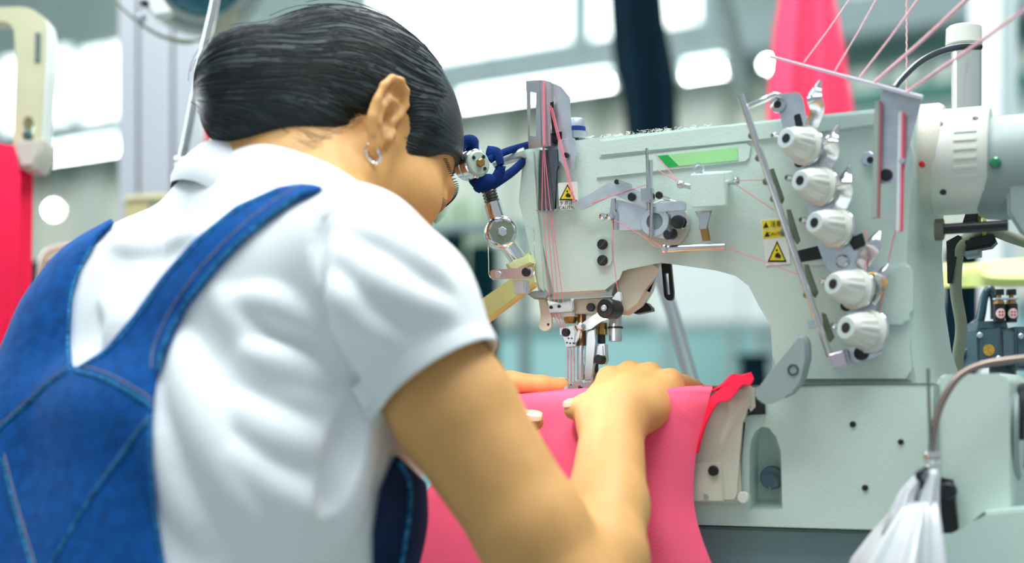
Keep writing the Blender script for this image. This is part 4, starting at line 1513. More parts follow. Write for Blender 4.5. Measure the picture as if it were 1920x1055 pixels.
# --- eye guard of clear acrylic, its holder, and the jointed chrome arm
ACR = mat('clear_acrylic', (.95, 1, 1, 1), rough=.03, trans=1.0, spec=.5)
ACR.node_tree.nodes['Principled BSDF'].inputs['IOR'].default_value = 1.15
eg = fslab('eye_guard', round_poly([(913, 432), (923, 428), (996, 424), (1001, 432), (1001, 512), (994, 522), (928, 526), (916, 520)], 7), .035, .002, ACR, bev=.0006)
gp = fslab('guard_plate', round_poly([(918, 506), (996, 500), (1000, 506), (998, 520), (920, 524)], 6), .037, .002, mat('plate_steel', srgb(206, 196, 208), rough=.3, metal=.9), eg, .0004)
screw(F(935, 515, .037), .0032, eg, m=BRUSH)
screw(F(987, 510, .037), .0038, eg)
fslab('guard_holder', [(962, 526), (983, 524), (984, 548), (963, 550)], .030, .012, BRUSH, eg, .001)

arm = bpy.data.objects.new('jointed_clamp', None)
C.objects.link(arm)
arm.parent = mach
arm['label'] = 'jointed chrome clamp with round hinge discs at the machine head'
dA = .015
axd = (MN * .86 + MU * .5).normalized()
hx_ = (MU * .86 + MN * .55).normalized()
p = F(872, 313, .036)
turned('hinge_disc', p, hx_, [(0, .0100), (.001, .0118), (.0085, .0122), (.009, .0114), (.0105, .0114), (.011, .0122), (.0185, .0122), (.0195, .0112)], CHROME, arm, 36)
turned('hinge_cap', p + hx_ * .019, hx_, [(0, .0108), (.002, .0106), (.003, .0092)], mat('pale_enamel', srgb(176, 198, 186), rough=.3), arm, 24)
turned('hinge_bolt', p + hx_ * .0215, hx_, [(0, .0036), (.004, .0036), (.0046, .0028)], BRASS, arm, 6)
c1_ = hx_.cross(MZ).normalized()
for a in (.6, 2.2, 3.8):
    turned('cap_notch', p + hx_ * .0218 + (MZ * math.sin(a) + c1_ * math.cos(a)) * .0068, hx_, [(-.001, .0016), (.0008, .0016)], BLACK, arm, 10)
frod('stem', [(908, 332, dA), (916, 355, dA)], .0068, CHROME, arm, 20)
bm = bmesh.new()
hel = []
a_, c_ = F(915, 352, dA), F(925, 386, dA)
dr = (c_ - a_).normalized()
e_1 = dr.cross(MN).normalized()
e_2 = dr.cross(e_1)
for i in range(97):
    t = i / 96
    hel.append(a_ + (c_ - a_) * t + (e_1 * math.cos(t * 6 * 6.283) + e_2 * math.sin(t * 6 * 6.283)) * .0056)
tube(bm, hel, .0010, 6)
obj('spring', bm, mat('dark_spring', srgb(110, 104, 96), rough=.35, metal=1), arm)
frod('stem', [(915, 352, dA), (925, 388, dA)], .004, BRUSH, arm, 14)
frod('stem', [(923, 382, dA), (935, 420, dA)], .0074, CHROME, arm, 20)
p = F(940, 436, dA)
turned('ball_joint', p - axd * .012, axd, [(0, .0105), (.002, .0140), (.016, .0140), (.0175, .0130), (.0185, .0115), (.0165, .0112), (.0165, .001)], CHROME, arm, 36)
turned('joint_recess', p + axd * .0045, axd, [(0, .0108), (.0008, .0108)], mat('joint_grey', srgb(150, 158, 140), rough=.3, metal=.7), arm, 8)
turned('joint_bolt', p + axd * .005, axd, [(0, .0042), (.003, .0042), (.0035, .0035)], BRUSH, arm, 6)
frod('stem', [(950, 455, dA - .005), (976, 492, dA - .012)], .0072, CHROME, arm, 20)
frod('crossbar', [(925, 306, dA - .006), (985, 286, .004)], .0048, mat('bar_grey', srgb(190, 206, 200), rough=.3, metal=.5), arm, 16)
fslab('arm_foot', [(952, 494), (992, 476), (996, 492), (960, 510)], .016, .012, mat('ivory_plastic', srgb(232, 234, 176), rough=.4), arm, .001)

# navy cloth strip knotted round the clamp
NAVY = mat('navy_cloth', srgb(8, 46, 112), rough=.85, spec=.2, bump=(700, .4), noise=(90, .25))
cl = thing('cloth_strip', 'navy blue cloth strip knotted round the chrome hinge disc and tied to the machine head', 'cloth strip')
def ribbon(name, pts, ra, rb, parent, m=NAVY):
    bm = bmesh.new()
    tube(bm, smooth_path([F(x, y, d - .015) for x, y, d in pts], 6), 1, 12, flat=(ra, rb, MZ))
    return obj(name, bm, m, parent)
ribbon('band', [(918, 300, .050), (930, 292, .045), (955, 282, .03), (990, 272, .012), (1014, 268, .006)], .0032, .0016, cl)
ribbon('band', [(922, 348, .05), (940, 336, .044), (960, 322, .034), (978, 306, .022), (988, 296, .012)], .0040, .0018, cl)
ribbon('band', [(914, 284, .046), (932, 288, .048), (938, 306, .050), (936, 324, .050), (924, 340, .050), (905, 350, .050), (886, 334, .048), (880, 320, .044)], .0050, .0022, cl)
ribbon('band', [(876, 330, .032), (869, 318, .034), (872, 300, .036), (880, 288, .036), (893, 275, .034)], .0050, .002, cl)
ribbon('knot', [(868, 296, .038), (866, 278, .040), (872, 266, .040), (884, 264, .038), (892, 272, .034), (886, 284, .032)], .0052, .0026, cl)
ribbon('knot', [(905, 352, .052), (896, 346, .054), (912, 338, .054), (928, 340, .050)], .0055, .003, cl)

# translucent yellow feed chute at the head
YT = mat('amber_acrylic', srgb(250, 242, 176), rough=.25, trans=.5, spec=.4, noise=(40, .12))
ch = bpy.data.objects.new('feed_chute', None)
C.objects.link(ch)
ch.parent = mach
ch['label'] = 'translucent yellow plastic chute slanting down from the machine head'
fslab('floor_panel', [(1000, 492), (1002, 530), (880, 622), (860, 590)], .010, .0016, YT, ch, .0004)
fslab('side_panel', [(1003, 529), (1004, 537), (884, 628), (881, 621)], .014, .004, mat('amber_edge', srgb(248, 214, 130), rough=.3, trans=.4), ch, .0004)
fslab('upper_panel', [(948, 496), (992, 472), (1000, 494), (955, 512)], .004, .004, mat('amber_pale', srgb(236, 238, 190), rough=.35, trans=.3), ch, .0006)

# ------------------------------------------------------------------ the pink cloth under the needle
PINK = mat('pink_knit', srgb(255, 98, 132), rough=.8, spec=.2, noise=(30, .05))
nt = PINK.node_tree
tc = nt.nodes.new('ShaderNodeTexCoord')
wv = nt.nodes.new('ShaderNodeTexWave')
wv.bands_direction = 'DIAGONAL'
wv.inputs['Scale'].default_value = 170
wv.inputs['Distortion'].default_value = 1.5
wv.inputs['Detail'].default_value = 2
bp = nt.nodes.new('ShaderNodeBump')
bp.inputs['Strength'].default_value = .07
bp.inputs['Distance'].default_value = .0008
nt.links.new(tc.outputs['Object'], wv.inputs['Vector'])
nt.links.new(wv.outputs['Fac'], bp.inputs['Height'])
nt.links.new(bp.outputs['Normal'], nt.nodes['Principled BSDF'].inputs['Normal'])
RED = mat('red_knit', srgb(238, 24, 62), rough=.8, spec=.2, noise=(40, .08), bump=(900, .2))


def sheet(bm, rows, nu=40, nv=6, th=.0012):
    """smooth cloth through rows of points, with a little thickness"""
    rs = []
    for r in rows:
        q = smooth_path(r, 12)
        L_ = [0]
        for a, c in zip(q, q[1:]):
            L_.append(L_[-1] + (c - a).length)
        out = []
        j = 0
        for i in range(nu + 1):
            t = L_[-1] * i / nu
            while j < len(q) - 2 and L_[j + 1] < t:
                j += 1
            f_ = (t - L_[j]) / max(1e-9, L_[j + 1] - L_[j])
            out.append(q[j].lerp(q[j + 1], f_))
        rs.append(out)
    cols = [smooth_path([r[i] for r in rs], nv) for i in range(nu + 1)]
    g = [[bm.verts.new(p) for p in c] for c in cols]
    for i in range(nu):
        for j in range(len(g[0]) - 1):
            bm.faces.new((g[i][j], g[i][j + 1], g[i + 1][j + 1], g[i + 1][j]))
    if th:
        bm.normal_update()
        r = bmesh.ops.extrude_face_region(bm, geom=list(bm.faces))
        nv_ = [v for v in r['geom'] if isinstance(v, bmesh.types.BMVert)]
        for v in nv_:
            v.co += v.normal * th
    return g


cloth = thing('pink_cloth', 'bright pink knit cloth piece draped over the machine bed under the needle', 'cloth')
rows = [
    [F(905, 738, -.05), F(1000, 734, -.05), F(1090, 729, -.05), F(1180, 728, -.05), F(1260, 726, -.05), F(1330, 724, -.05)],
    [F(895, 746, .012), F(1000, 739, .016), F(1090, 732, .018), F(1170, 732, .018), F(1250, 729, .020), F(1336, 728, .022)],
    [F(880, 760, .030), F(1000, 751, .032), F(1090, 743, .034), F(1170, 745, .034), F(1250, 743, .034), F(1331, 744, .032)],
    [F(850, 830, .044), F(980, 815, .038), F(1085, 800, .040), F(1170, 800, .037), F(1245, 805, .040), F(1316, 800, .032)],
    [F(815, 900, .058), F(950, 890, .046), F(1080, 885, .050), F(1170, 880, .040), F(1240, 880, .044), F(1303, 865, .034)],
    [F(790, 940, .070), F(935, 945, .052), F(1075, 945, .060), F(1165, 945, .044), F(1235, 945, .050), F(1300, 940, .036)],
    [F(772, 1010, .080), F(920, 1010, .062), F(1070, 1010, .070), F(1165, 1010, .046), F(1240, 1010, .056), F(1316, 1010, .040)],
    [F(745, 1110, .090), F(900, 1110, .072), F(1070, 1110, .080), F(1170, 1110, .050), F(1250, 1110, .060), F(1356, 1110, .044)]]
bm = bmesh.new()
sheet(bm, rows, 60, 8)
obj('panel', bm, PINK, cloth, sharp=60)
bm = bmesh.new()
sheet(bm, [[F(1306, 850, .034), F(1318, 800, .034), F(1331, 752, .036), F(1344, 736, .036), F(1360, 722, .034), F(1376, 704, .030), F(1392, 708, .028), F(1404, 703, .028), F(1409, 699, .026)],
           [F(1309, 850, .037), F(1324, 798, .040), F(1345, 758, .046), F(1364, 752, .044), F(1376, 742, .040), F(1390, 724, .036), F(1399, 722, .034), F(1408, 722, .034), F(1414, 710, .032)]], 48, 6, .001)
obj('rolled_edge', bm, RED, cloth, sharp=60, label='bright red rolled edge of the cloth')
bm = bmesh.new()
sheet(bm, [[F(1330, 731, .0), F(1352, 722, .0), F(1372, 704, .0), F(1390, 704, .0), F(1409, 699, .0)],
           [F(1336, 734, .034), F(1360, 722, .034), F(1376, 704, .030), F(1392, 708, .028), F(1409, 699, .026)]], 30, 6, .001)
obj('edge_fold', bm, RED, cloth, sharp=60, label='bright red fold lying on the machine bed')
lint = bmesh.new()
for i in range(90):
    px = random.uniform(1082, 1330)
    p = F(px, 263 - (px - 1082) * .1 + random.uniform(-2, 3), -.004 - random.uniform(0, .01))
    q = [p + Vector([random.uniform(-.003, .003), random.uniform(-.003, .003), random.uniform(0, .003)]) for _ in range(3)]
    tube(lint, [p] + q, .00012, 3, cap=False)
o_ = obj('lint', lint, mat('lint_fluff', srgb(235, 235, 225), rough=.9), mach, kind='stuff')

# ------------------------------------------------------------------ sewing threads running up to the cones
ths = (((1508, 116, .02), (1600, -12, -.02), .0008), ((1566, 132, .02), (1650, -14, -.01), .0009), ((1612, 145, .022), (1730, -14, 0), .0013),
       ((1640, 154, .024), (1824, -12, .03), .0022), ((1700, 172, .026), (1925, 15, .07), .0020))
names = ('first', 'second', 'third', 'fourth', 'fifth')
for i, (a, c, r) in enumerate(ths):
    bm = bmesh.new()
    tube(bm, [F(*a), F(*a).lerp(F(*c), .5) - MZ * .001, F(*c), F(*a).lerp(F(*c), 3.2)], r * .62, 8)
    t_ = obj('sewing_thread', bm, mat('pale_pink_thread', srgb(246, 190, 198), rough=.7, bump=(1500, .6)))
    tag(t_, 'pink sewing thread slanting up from the thread plate, %s counted from its free left end' % names[i], 'thread', 'threads running up from the thread plate')
bm = bmesh.new()
a, c = F(1700, -12, -.06) + MZ * .25, F(1700, 178, -.06)
tw = [a.lerp(c, k / 180) + Vector((math.cos(k * 1.9), math.sin(k * 1.9), 0)) * .0003 for k in range(181)]
tube(bm, tw, .0008, 6)
tag(obj('sewing_thread', bm, MATS['pale_pink_thread']), 'pink twisted sewing thread hanging straight down to the thread plate', 'thread')

# ------------------------------------------------------------------ right of the machine
post = thing('steel_post', 'short stainless post with a white cap standing behind the motor collar', 'post')
Yp = 1.24
vp = lambda px, y0, y1, prof_r, Y: (P(px, y0, Y), (P(px, y0, Y) - P(px, y1, Y)).length)
p, L_ = vp(1812, 70, 330, 0, Yp)
turned('tube', p, -MZ, [(0, PX(27, Yp)), (L_, PX(27, Yp))], mat('stainless', srgb(214, 220, 216), rough=.25, metal=.7), post, 36)
p, L_ = vp(1807, 50, 86, 0, Yp)
turned('cap', p, -MZ, [(0, PX(28, Yp)), (.0015, PX(32, Yp)), (L_ - .001, PX(33, Yp)), (L_, PX(31, Yp))], WHITEP, post, 36)
bm = bmesh.new()
tube(bm, smooth_path([P(1676, 166, 1.12), P(1690, 148, 1.13), P(1722, 118, 1.15), P(1760, 98, 1.17), P(1800, 88, 1.19), P(1838, 88, 1.20)], 6), PX(6.5, 1.15), 12)
tag(obj('black_tube', bm, mat('black_tube', srgb(22, 36, 46), rough=.18, coat=.5)), 'glossy black tube curving from the thread plate to the white-capped post', 'tube')

cab = thing('grey_cable', 'grey cable looping down behind the sewing machine column below the motor', 'cable')
GC = mat('cable_grey', srgb(142, 146, 128), rough=.5)
bm = bmesh.new()
tube(bm, smooth_path([P(1950, 462, 1.20), P(1900, 446, 1.20), P(1858, 432, 1.19), P(1822, 440, 1.19), P(1798, 470, 1.19), P(1792, 540, 1.20), P(1802, 610, 1.20), P(1797, 660, 1.20), P(1790, 720, 1.20)], 6), PX(11, 1.19), 12)
obj('sheath', bm, GC, cab)
bm = bmesh.new()
ring = [P(1841, 426, 1.19) + Vector((0, math.cos(a) * .0075, math.sin(a) * .012)) for a in np.linspace(0, 6.283, 17)]
tube(bm, ring, .0016, 6, cap=False)
obj('cable_tie', bm, mat('tie_yellow', srgb(196, 178, 80), rough=.5), cab)
lk = thing('stay_rod', 'black stay rod with a hex nut fixed to the column under the motor', 'rod')
frod('rod', [(1760, 430, -.03), (1890, 422, -.03)], .0042, BLACK, lk, 14)
turned('nut', F(1753, 431, -.03), MU, [(0, .0085), (.006, .0085), (.007, .0075)], mat('nut_grey', srgb(120, 116, 104), rough=.4, metal=.8), lk, 6)
sw = thing('cable_bracket', 'black bracket with a pale block hanging under the motor behind the column', 'bracket')
fslab('plate', [(1774, 452), (1796, 440), (1808, 446), (1792, 480), (1784, 530), (1776, 530)], -.115, .01, BLACK, sw, .001)
fslab('arm_block', [(1800, 448), (1862, 438), (1868, 452), (1858, 462), (1812, 470)], -.115, .02, BLACK, sw, .002)
fslab('pale_block', [(1800, 468), (1838, 462), (1838, 478), (1810, 482)], -.116, .02, GREYP, sw, .002)
fslab('neck', [(1812, 392), (1832, 390), (1834, 420), (1802, 424)], -.12, .02, BLACK, sw, .002)

ys = thing('yellow_tray', 'pale yellow plastic sheet tray hung level behind the machine column', 'tray')
YSH = mat('yellow_sheet', srgb(232, 240, 150), rough=.45, spec=.4)
bm = bmesh.new()
sheet(bm, [[P(1770, 497, 1.55), P(1812, 499, 1.52), P(1838, 496, 1.5), P(1880, 490, 1.5), P(1990, 484, 1.5)],
           [P(1770, 500, 1.50), P(1812, 502, 1.48), P(1838, 500, 1.45), P(1860, 514, 1.44), P(1990, 516, 1.44)],
           [P(1770, 538, 1.49), P(1812, 538, 1.48), P(1838, 537, 1.45), P(1870, 537, 1.44), P(1990, 535, 1.44)]], 40, 6, .002)
obj('sheet', bm, YSH, ys)
for x, y in ((1844, 450), (1875, 522)):
    pass
turned('rivet', P(1875, 522, 1.438), (0, -1, 0), [(-.003, .0034), (0, .0034), (.0012, .002)], WHITEP, ys, 14)

vl = thing('air_valve', 'dark slate pneumatic valve block with brass fittings and twin labelled gauges', 'valve')
SLATE = mat('slate_paint', srgb(66, 92, 104), rough=.45, noise=(50, .08))
Yv = 1.27


def vslab(name, pts, Y, th, m, parent=None, bev=.0012, r=0):
    bm = bmesh.new()
    if r:
        pts = round_poly(pts, r)
    slab(bm, [P(x, y, Y) for x, y in pts], Vector((0, th, 0)), bev)
    return obj(name, bm, m, parent)


vslab('block', [(1832, 618), (1876, 614), (1878, 684), (1834, 686)], Yv, .05, SLATE, vl, .002)
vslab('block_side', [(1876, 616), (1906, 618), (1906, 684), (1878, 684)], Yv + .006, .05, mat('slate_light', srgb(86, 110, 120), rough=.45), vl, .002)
vslab('block_top', [(1836, 602), (1888, 600), (1892, 618), (1832, 620)], Yv + .008, .04, SLATE, vl, .002)
vslab('end_block', [(1904, 612), (1990, 612), (1990, 692), (1906, 690)], Yv + .002, .05, SLATE, vl, .002)
for x, y in ((1837, 628), (1872, 672), (1914, 630)):
    turned('screw', P(x, y, Yv - .0002), (0, -1, 0), [(-.001, .0026), (.0008, .0026), (.0014, .0018)], BRUSH, vl, 12)
stk = turned('round_sticker', P(1854, 656, Yv - .0004), (0, -1, 0), [(-.0006, .0052), (.0002, .0052)], mat('sticker_gold', srgb(196, 150, 50), rough=.5, noise=(900, .35)), vl, 20)
for px, off in ((1873, 0), (1896, .004)):
    Yg = Yv + off + .006
    r = PX(11, Yg)
    gz = lambda y: P(px, y, Yg)
    gg = turned('gauge', gz(604), MZ, [(0, r * .95), (PX(8, Yg), r * .95), (PX(8, Yg), r * 1.05), (PX(34, Yg), r * 1.05), (PX(34, Yg), r * .8)], BLACK, vl, 24)
    turned('brass_nut', gz(572), MZ, [(0, r * .95), (PX(6, Yg), r * .95), (PX(6, Yg), r * .8), (PX(9, Yg), r * .8)], BRASS, gg, 6)
    turned('brass_stem', gz(564), MZ, [(0, r * .4), (PX(14, Yg), r * .4)], BRASS, gg, 12)
    turned('washer', gz(562), MZ, [(0, r * 1.05), (PX(3, Yg), r * 1.05)], BRUSH, gg, 20)
    turned('adjuster_cap', gz(553), MZ, [(0, r * .85), (PX(10, Yg), r * .85), (PX(11, Yg), r * .75)], BLACK, gg, 12)
    bm = bmesh.new()
    pts = []
    for k in range(15):
        a = -math.pi / 2 + (k / 14 - .5) * 1.7
        pts.append(Vector((math.cos(a), math.sin(a))))
    A_ = [[bm.verts.new(gz(588) + Vector((v.x * r * 1.07, v.y * r * 1.07, math.sqrt(max(0, 1 - ((i - 7) / 7.01) ** 2)) * sgn * r * .85))) for i, v in enumerate(pts)] for sgn in (1, -1)]
    for i in range(14):
        bm.faces.new((A_[0][i], A_[0][i + 1], A_[1][i + 1], A_[1][i]))
    gl = obj('gauge_label', bm, mat('label_pink_white', srgb(244, 206, 206), rough=.4), gg)
    bm = bmesh.new()
    for k in range(4):
        c_ = gz(588) + Vector(((k % 2 - .5) * r * .5, -r * 1.10, (k // 2 - .5) * r * .55))
        box(bm, c_, (r * .16, 0, 0), (0, .0002, 0), (0, 0, r * .1))
    obj('label_print', bm, mat('print_red', srgb(190, 40, 50), rough=.5), gg, kind='stuff')
bm = bmesh.new()
a = P(1880, 686, Yv + .035)
tube(bm, [a, Vector((a.x, a.y, 0))], .012, 12)
obj('support_post', bm, SLATE, vl)
HOSE = mat('hose_slate', srgb(40, 72, 88), rough=.3, coat=.3)
bm = bmesh.new()
tube(bm, smooth_path([P(1865, 598, Yv + .02), P(1864, 560, Yv + .02), P(1856, 542, Yv + .02), P(1846, 556, Yv + .02), P(1838, 600, Yv + .02), P(1822, 650, Yv + .03), P(1796, 672, Yv + .04)], 6), PX(8, Yv), 12)
obj('hose', bm, HOSE, vl)
bm = bmesh.new()
tube(bm, smooth_path([P(1838, 596, Yv + .04), P(1818, 612, Yv + .04), P(1806, 640, Yv + .04), P(1800, 668, Yv + .04)], 6), PX(4, Yv), 8)
obj('hose', bm, HOSE, vl)
turned('brass_port', P(1896, 684, Yv + .03), -MZ, [(0, .006), (.005, .006), (.005, .0045), (.009, .0045)], BRASS, vl, 6)

bm = bmesh.new()
tube(bm, smooth_path([P(1960, 668, 1.02), P(1900, 674, 1.02), P(1840, 684, 1.02), P(1800, 704, 1.02), P(1772, 742, 1.02), P(1755, 785, 1.02), P(1748, 830, 1.02), P(1747, 858, 1.02)], 6), PX(7, 1.02), 12)
tag(obj('brown_tube', bm, mat('tube_brown', srgb(150, 132, 124), rough=.25, metal=.6)), 'dull brown metal tube bending down in front of the drive cover', 'tube')
hk = thing('bag_hook', 'thin steel hook rod with a chrome end holding the plastic bag', 'hook')
bm = bmesh.new()
tube(bm, [P(1740, 690, 1.02), P(1742, 760, 1.02), P(1745, 850, 1.015)], PX(3.2, 1.02), 10)
obj('rod', bm, mat('dull_rod', srgb(128, 140, 138), rough=.3, metal=.9), hk)
turned('hook_end', P(1748, 846, 1.01), -MZ, [(0, PX(15, 1)), (.002, PX(17, 1)), (.006, PX(16, 1)), (.009, PX(11, 1)), (.014, PX(15, 1)), (.02, PX(12, 1)), (.024, PX(6, 1))], CHROME, hk, 24)

bag = thing('plastic_bag', 'crumpled white translucent plastic bag hanging from the hook by the drive cover', 'bag')
PLA = mat('bag_plastic', srgb(236, 240, 246), rough=.22, spec=.6, trans=.25, bump=(60, .3))


def bag_part(name, rings, n, seed, m=PLA):
    r_ = random.Random(seed)
    ph = [r_.uniform(0, 6.28) for _ in range(6)]
    bm = bmesh.new()
    rr = []
    for j, (px, py, hw, dep) in enumerate(rings):
        c_ = P(px, py, 1.0)
        row = []
        for k in range(n):
            a = 6.2832 * k / n
            pl = 1 + .16 * math.sin(a * 7 + ph[0] + j * .12) + .10 * math.sin(a * 13 + ph[1]) + .05 * math.sin(a * 3 + ph[2] + j * .5)
            row.append(bm.verts.new(c_ + Vector((math.cos(a) * PX(hw, 1) * pl, math.sin(a) * dep * pl, 0))))
        rr.append(row)
    for a, c in zip(rr, rr[1:]):
        for k in range(n):
            bm.faces.new((a[k], a[(k + 1) % n], c[(k + 1) % n], c[k]))
    bm.faces.new(rr[0])
    bm.faces.new(rr[-1][::-1])
    return obj(name, bm, m, bag, sharp=0)


bag_part('bag_body', [(1724, 940, 26, .012), (1716, 960, 36, .02), (1702, 1000, 52, .03), (1688, 1050, 70, .04), (1680, 1120, 84, .05)], 72, 1)
bag_part('handle', [(1749, 880, 7, .005), (1748, 892, 12, .006), (1742, 915, 17, .008), (1736, 950, 22, .012), (1738, 1000, 20, .014)], 36, 2)
bag_part('handle', [(1736, 882, 6, .005), (1722, 893, 8, .005), (1702, 920, 12, .007), (1690, 960, 18, .01), (1676, 1000, 24, .014)], 36, 3)
bm = bmesh.new()
tube(bm, smooth_path([P(1738, 880, 1.0), P(1728, 884, .995), P(1722, 892, .995), P(1732, 915, 1.0)], 5), PX(6, 1), 10)
obj('tie', bm, mat('handle_gap_dark', srgb(14, 24, 44), rough=.5), bag)  # dark tube standing in for the shaded gap between the handles

# stand below the machine bed
stand = thing('machine_stand', 'grey steel stand under the sewing machine bed', 'stand')
STG = mat('stand_steel', srgb(122, 146, 150), rough=.4, noise=(12, .12), metal=.2)
bm = bmesh.new()
box(bm, BP(.115, ZB - .036, -.07), MU * .215, MN * .075, MZ * .034, .002)
obj('top_plate', bm, STG, stand)
for s_, d_ in ((-.08, -.01), (.30, -.01), (-.08, -.13), (.30, -.13)):
    bm = bmesh.new()
    q = BP(s_, .356, d_)
    box(bm, q, MU * .02, MN * .02, MZ * .356, .002)
    obj('leg', bm, STG, stand)
# slanting chrome rod behind the arch
bm = bmesh.new()
tube(bm, [P(1222, 470, 1.50), P(1262, 590, 1.48), P(1318, 790, 1.44)], PX(13, 1.47), 20)
sr = obj('chrome_stay', bm, mat('chrome_soft', srgb(200, 208, 210), rough=.14, metal=1))
tag(sr, 'slanting chrome rod seen through the machine arch behind the hand', 'rod')

# ------------------------------------------------------------------ the hall behind (its walls run askew to the camera)
WA = math.radians(32)
WU = Vector((math.cos(WA), -math.sin(WA), 0))
WN = Vector((-math.sin(WA), -math.cos(WA), 0))
WO = Vector((0, 8.2, 0))


def W(px, py, off=0.0):
    q = P(px, py, 1.0) - EYE
    t = ((WO - EYE).dot(WN) + off) / q.dot(WN)
    return EYE + q * t


def WP(s, z, off=0.0):
    return WO + WU * s + MZ * z + WN * off


def ws(px, py, off=0.0):
    p = W(px, py, off)
    return (p - WO).dot(WU), p.z


UPP = mat('wall_upper', srgb(140, 162, 158), rough=.8, noise=(.8, .05))
CREAM = mat('wall_cream', srgb(226, 230, 216), rough=.8, noise=(.8, .04))
TEAL = mat('wall_dado', srgb(160, 206, 206), rough=.7, noise=(.8, .05))
GRB = mat('beam_grey', srgb(140, 158, 160), rough=.6)


def wbox(name, s0, s1, z0, z1, off, th, m, parent=None, kind=None, bev=.004):
    bm = bmesh.new()
    slab(bm, [WP(s0, z0, off), WP(s1, z0, off), WP(s1, z1, off), WP(s0, z1, off)], -WN * th, bev)
    o = obj(name, bm, m, parent)
    if kind:
        o['kind'] = kind
    return o


ST = 'structure'
zb = W(1000, 612).z
zc = W(960, 215).z
wall = wbox('wall_back', -9, 9, 0, 5.0, 0, .2, UPP, None, ST, 0)
wbox('dado', -9, 9, 0, zb, .03, .03, TEAL, wall)
wbox('cream_band', -9, 9, zb, zc, .02, .02, CREAM, wall)
wbox('sill_ledge', -9, 9, zb - .02, zb + .03, .08, .08, GRB, wall)
for px, w_ in ((940, .22), (1105, .16), (905, .1), (1330, .25), (190, .3), (60, .2), (1560, .2)):
    s_, _ = ws(px, 300)
    wbox('pilaster', s_ - w_ / 2, s_ + w_ / 2, zb, zc + .3, .10, .10, mat('pilaster_paint', srgb(204, 214, 204), rough=.8), wall)
bm = bmesh.new()
s0, z0 = ws(900, 175)
box(bm, WP(0, z0, .25), WU * 9, WN * .12, MZ * .10, .01)
bb = obj('trim_1', bm, GRB)
bb['kind'] = ST
GLOW = mat('daylit_pane', srgb(240, 250, 250), rough=.4, emit=((.92, 1, .98, 1), 1.8))
FRAME = mat('window_frame', srgb(150, 172, 172), rough=.5)
k = 1


def window(px0, px1, py_top, py_bot, npane, m=GLOW):
    """window whose sill starts at (px0, py_bot); panes are their own pieces"""
    global k
    s0, zlo = ws(px0, py_bot)
    s1, _ = ws(px1, py_bot)
    zt = ws(px0, py_top)[1]
    fr = wbox('window_%d' % k, s0 - .06, s1 + .06, zlo - .06, zt + .06, .035, .03, FRAME, None, ST)
    k += 1
    wdt = (s1 - s0) / npane
    for i in range(npane):
        wbox('pane', s0 + i * wdt + .02, s0 + (i + 1) * wdt - .02, zlo, zt, .05, .012, m, fr)
    wbox('sill', s0 - .1, s1 + .1, zlo - .1, zlo - .05, .12, .1, FRAME, fr)
    return fr


window(700, 1080, -240, 140, 1)
window(1110, 1322, -240, 92, 2)
window(10, 142, 118, 250, 1)
window(158, 300, 100, 236, 1)
window(-160, -8, 135, 270, 1)
PALE = mat('dull_pane', srgb(206, 222, 212), rough=.4, emit=((.8, .95, .88, 1), .25))
s0, _ = ws(1580, 100)
for row, (yt, yb) in enumerate(((-110, 20), (35, 105), (120, 200), (215, 330))):
    window(1590, 1990, yt, yb, 5, PALE)
for i in range(3):
    y = 27 + i * 85
    s0, z0 = ws(1600, y)
    s1, _ = ws(1990, y)
    wbox('trim_%d' % (2 + i), s0, s1, z0 - .035, z0 + .035, .12, .06, mat('green_rail', srgb(70, 140, 126), rough=.5), None, ST)
FLOOR = mat('floor_concrete', srgb(150, 160, 156), rough=.6, noise=(2, .08))
bm = bmesh.new()
slab(bm, [Vector((-12, -3, 0)), Vector((12, -3, 0)), Vector((12, 14, 0)), Vector((-12, 14, 0))], Vector((0, 0, -.1)), 0)
fl = obj('floor', bm, FLOOR, smooth=False)
fl['kind'] = ST

# bright lower strip of machine tables / white panels in front of the dado
PANEL = mat('white_panel', srgb(232, 240, 240), rough=.5)
for px0, px1, y0, y1, off, lb in ((1225, 1390, 490, 600, .5, 'white board leaning against the cream wall beyond the machine arch, wider one'),
                                  (1395, 1470, 470, 600, .8, 'narrow white board on the cream wall beside the wider board')):
    s0, z1 = ws(px0, y0, off)
    s1, z0 = ws(px1, y1, off)
    b_ = thing('white_board', lb, 'board')
    wbox('panel', s0, s1, z0, z1, off, .03, PANEL, b_)
    wbox('frame_rail', s0 - .02, s1 + .02, z0 - .05, z0, off + .01, .05, FRAME, b_)
    for q in (s0 + .05, s1 - .08):
        wbox('leg', q, q + .05, 0, z0, off, .04, FRAME, b_)

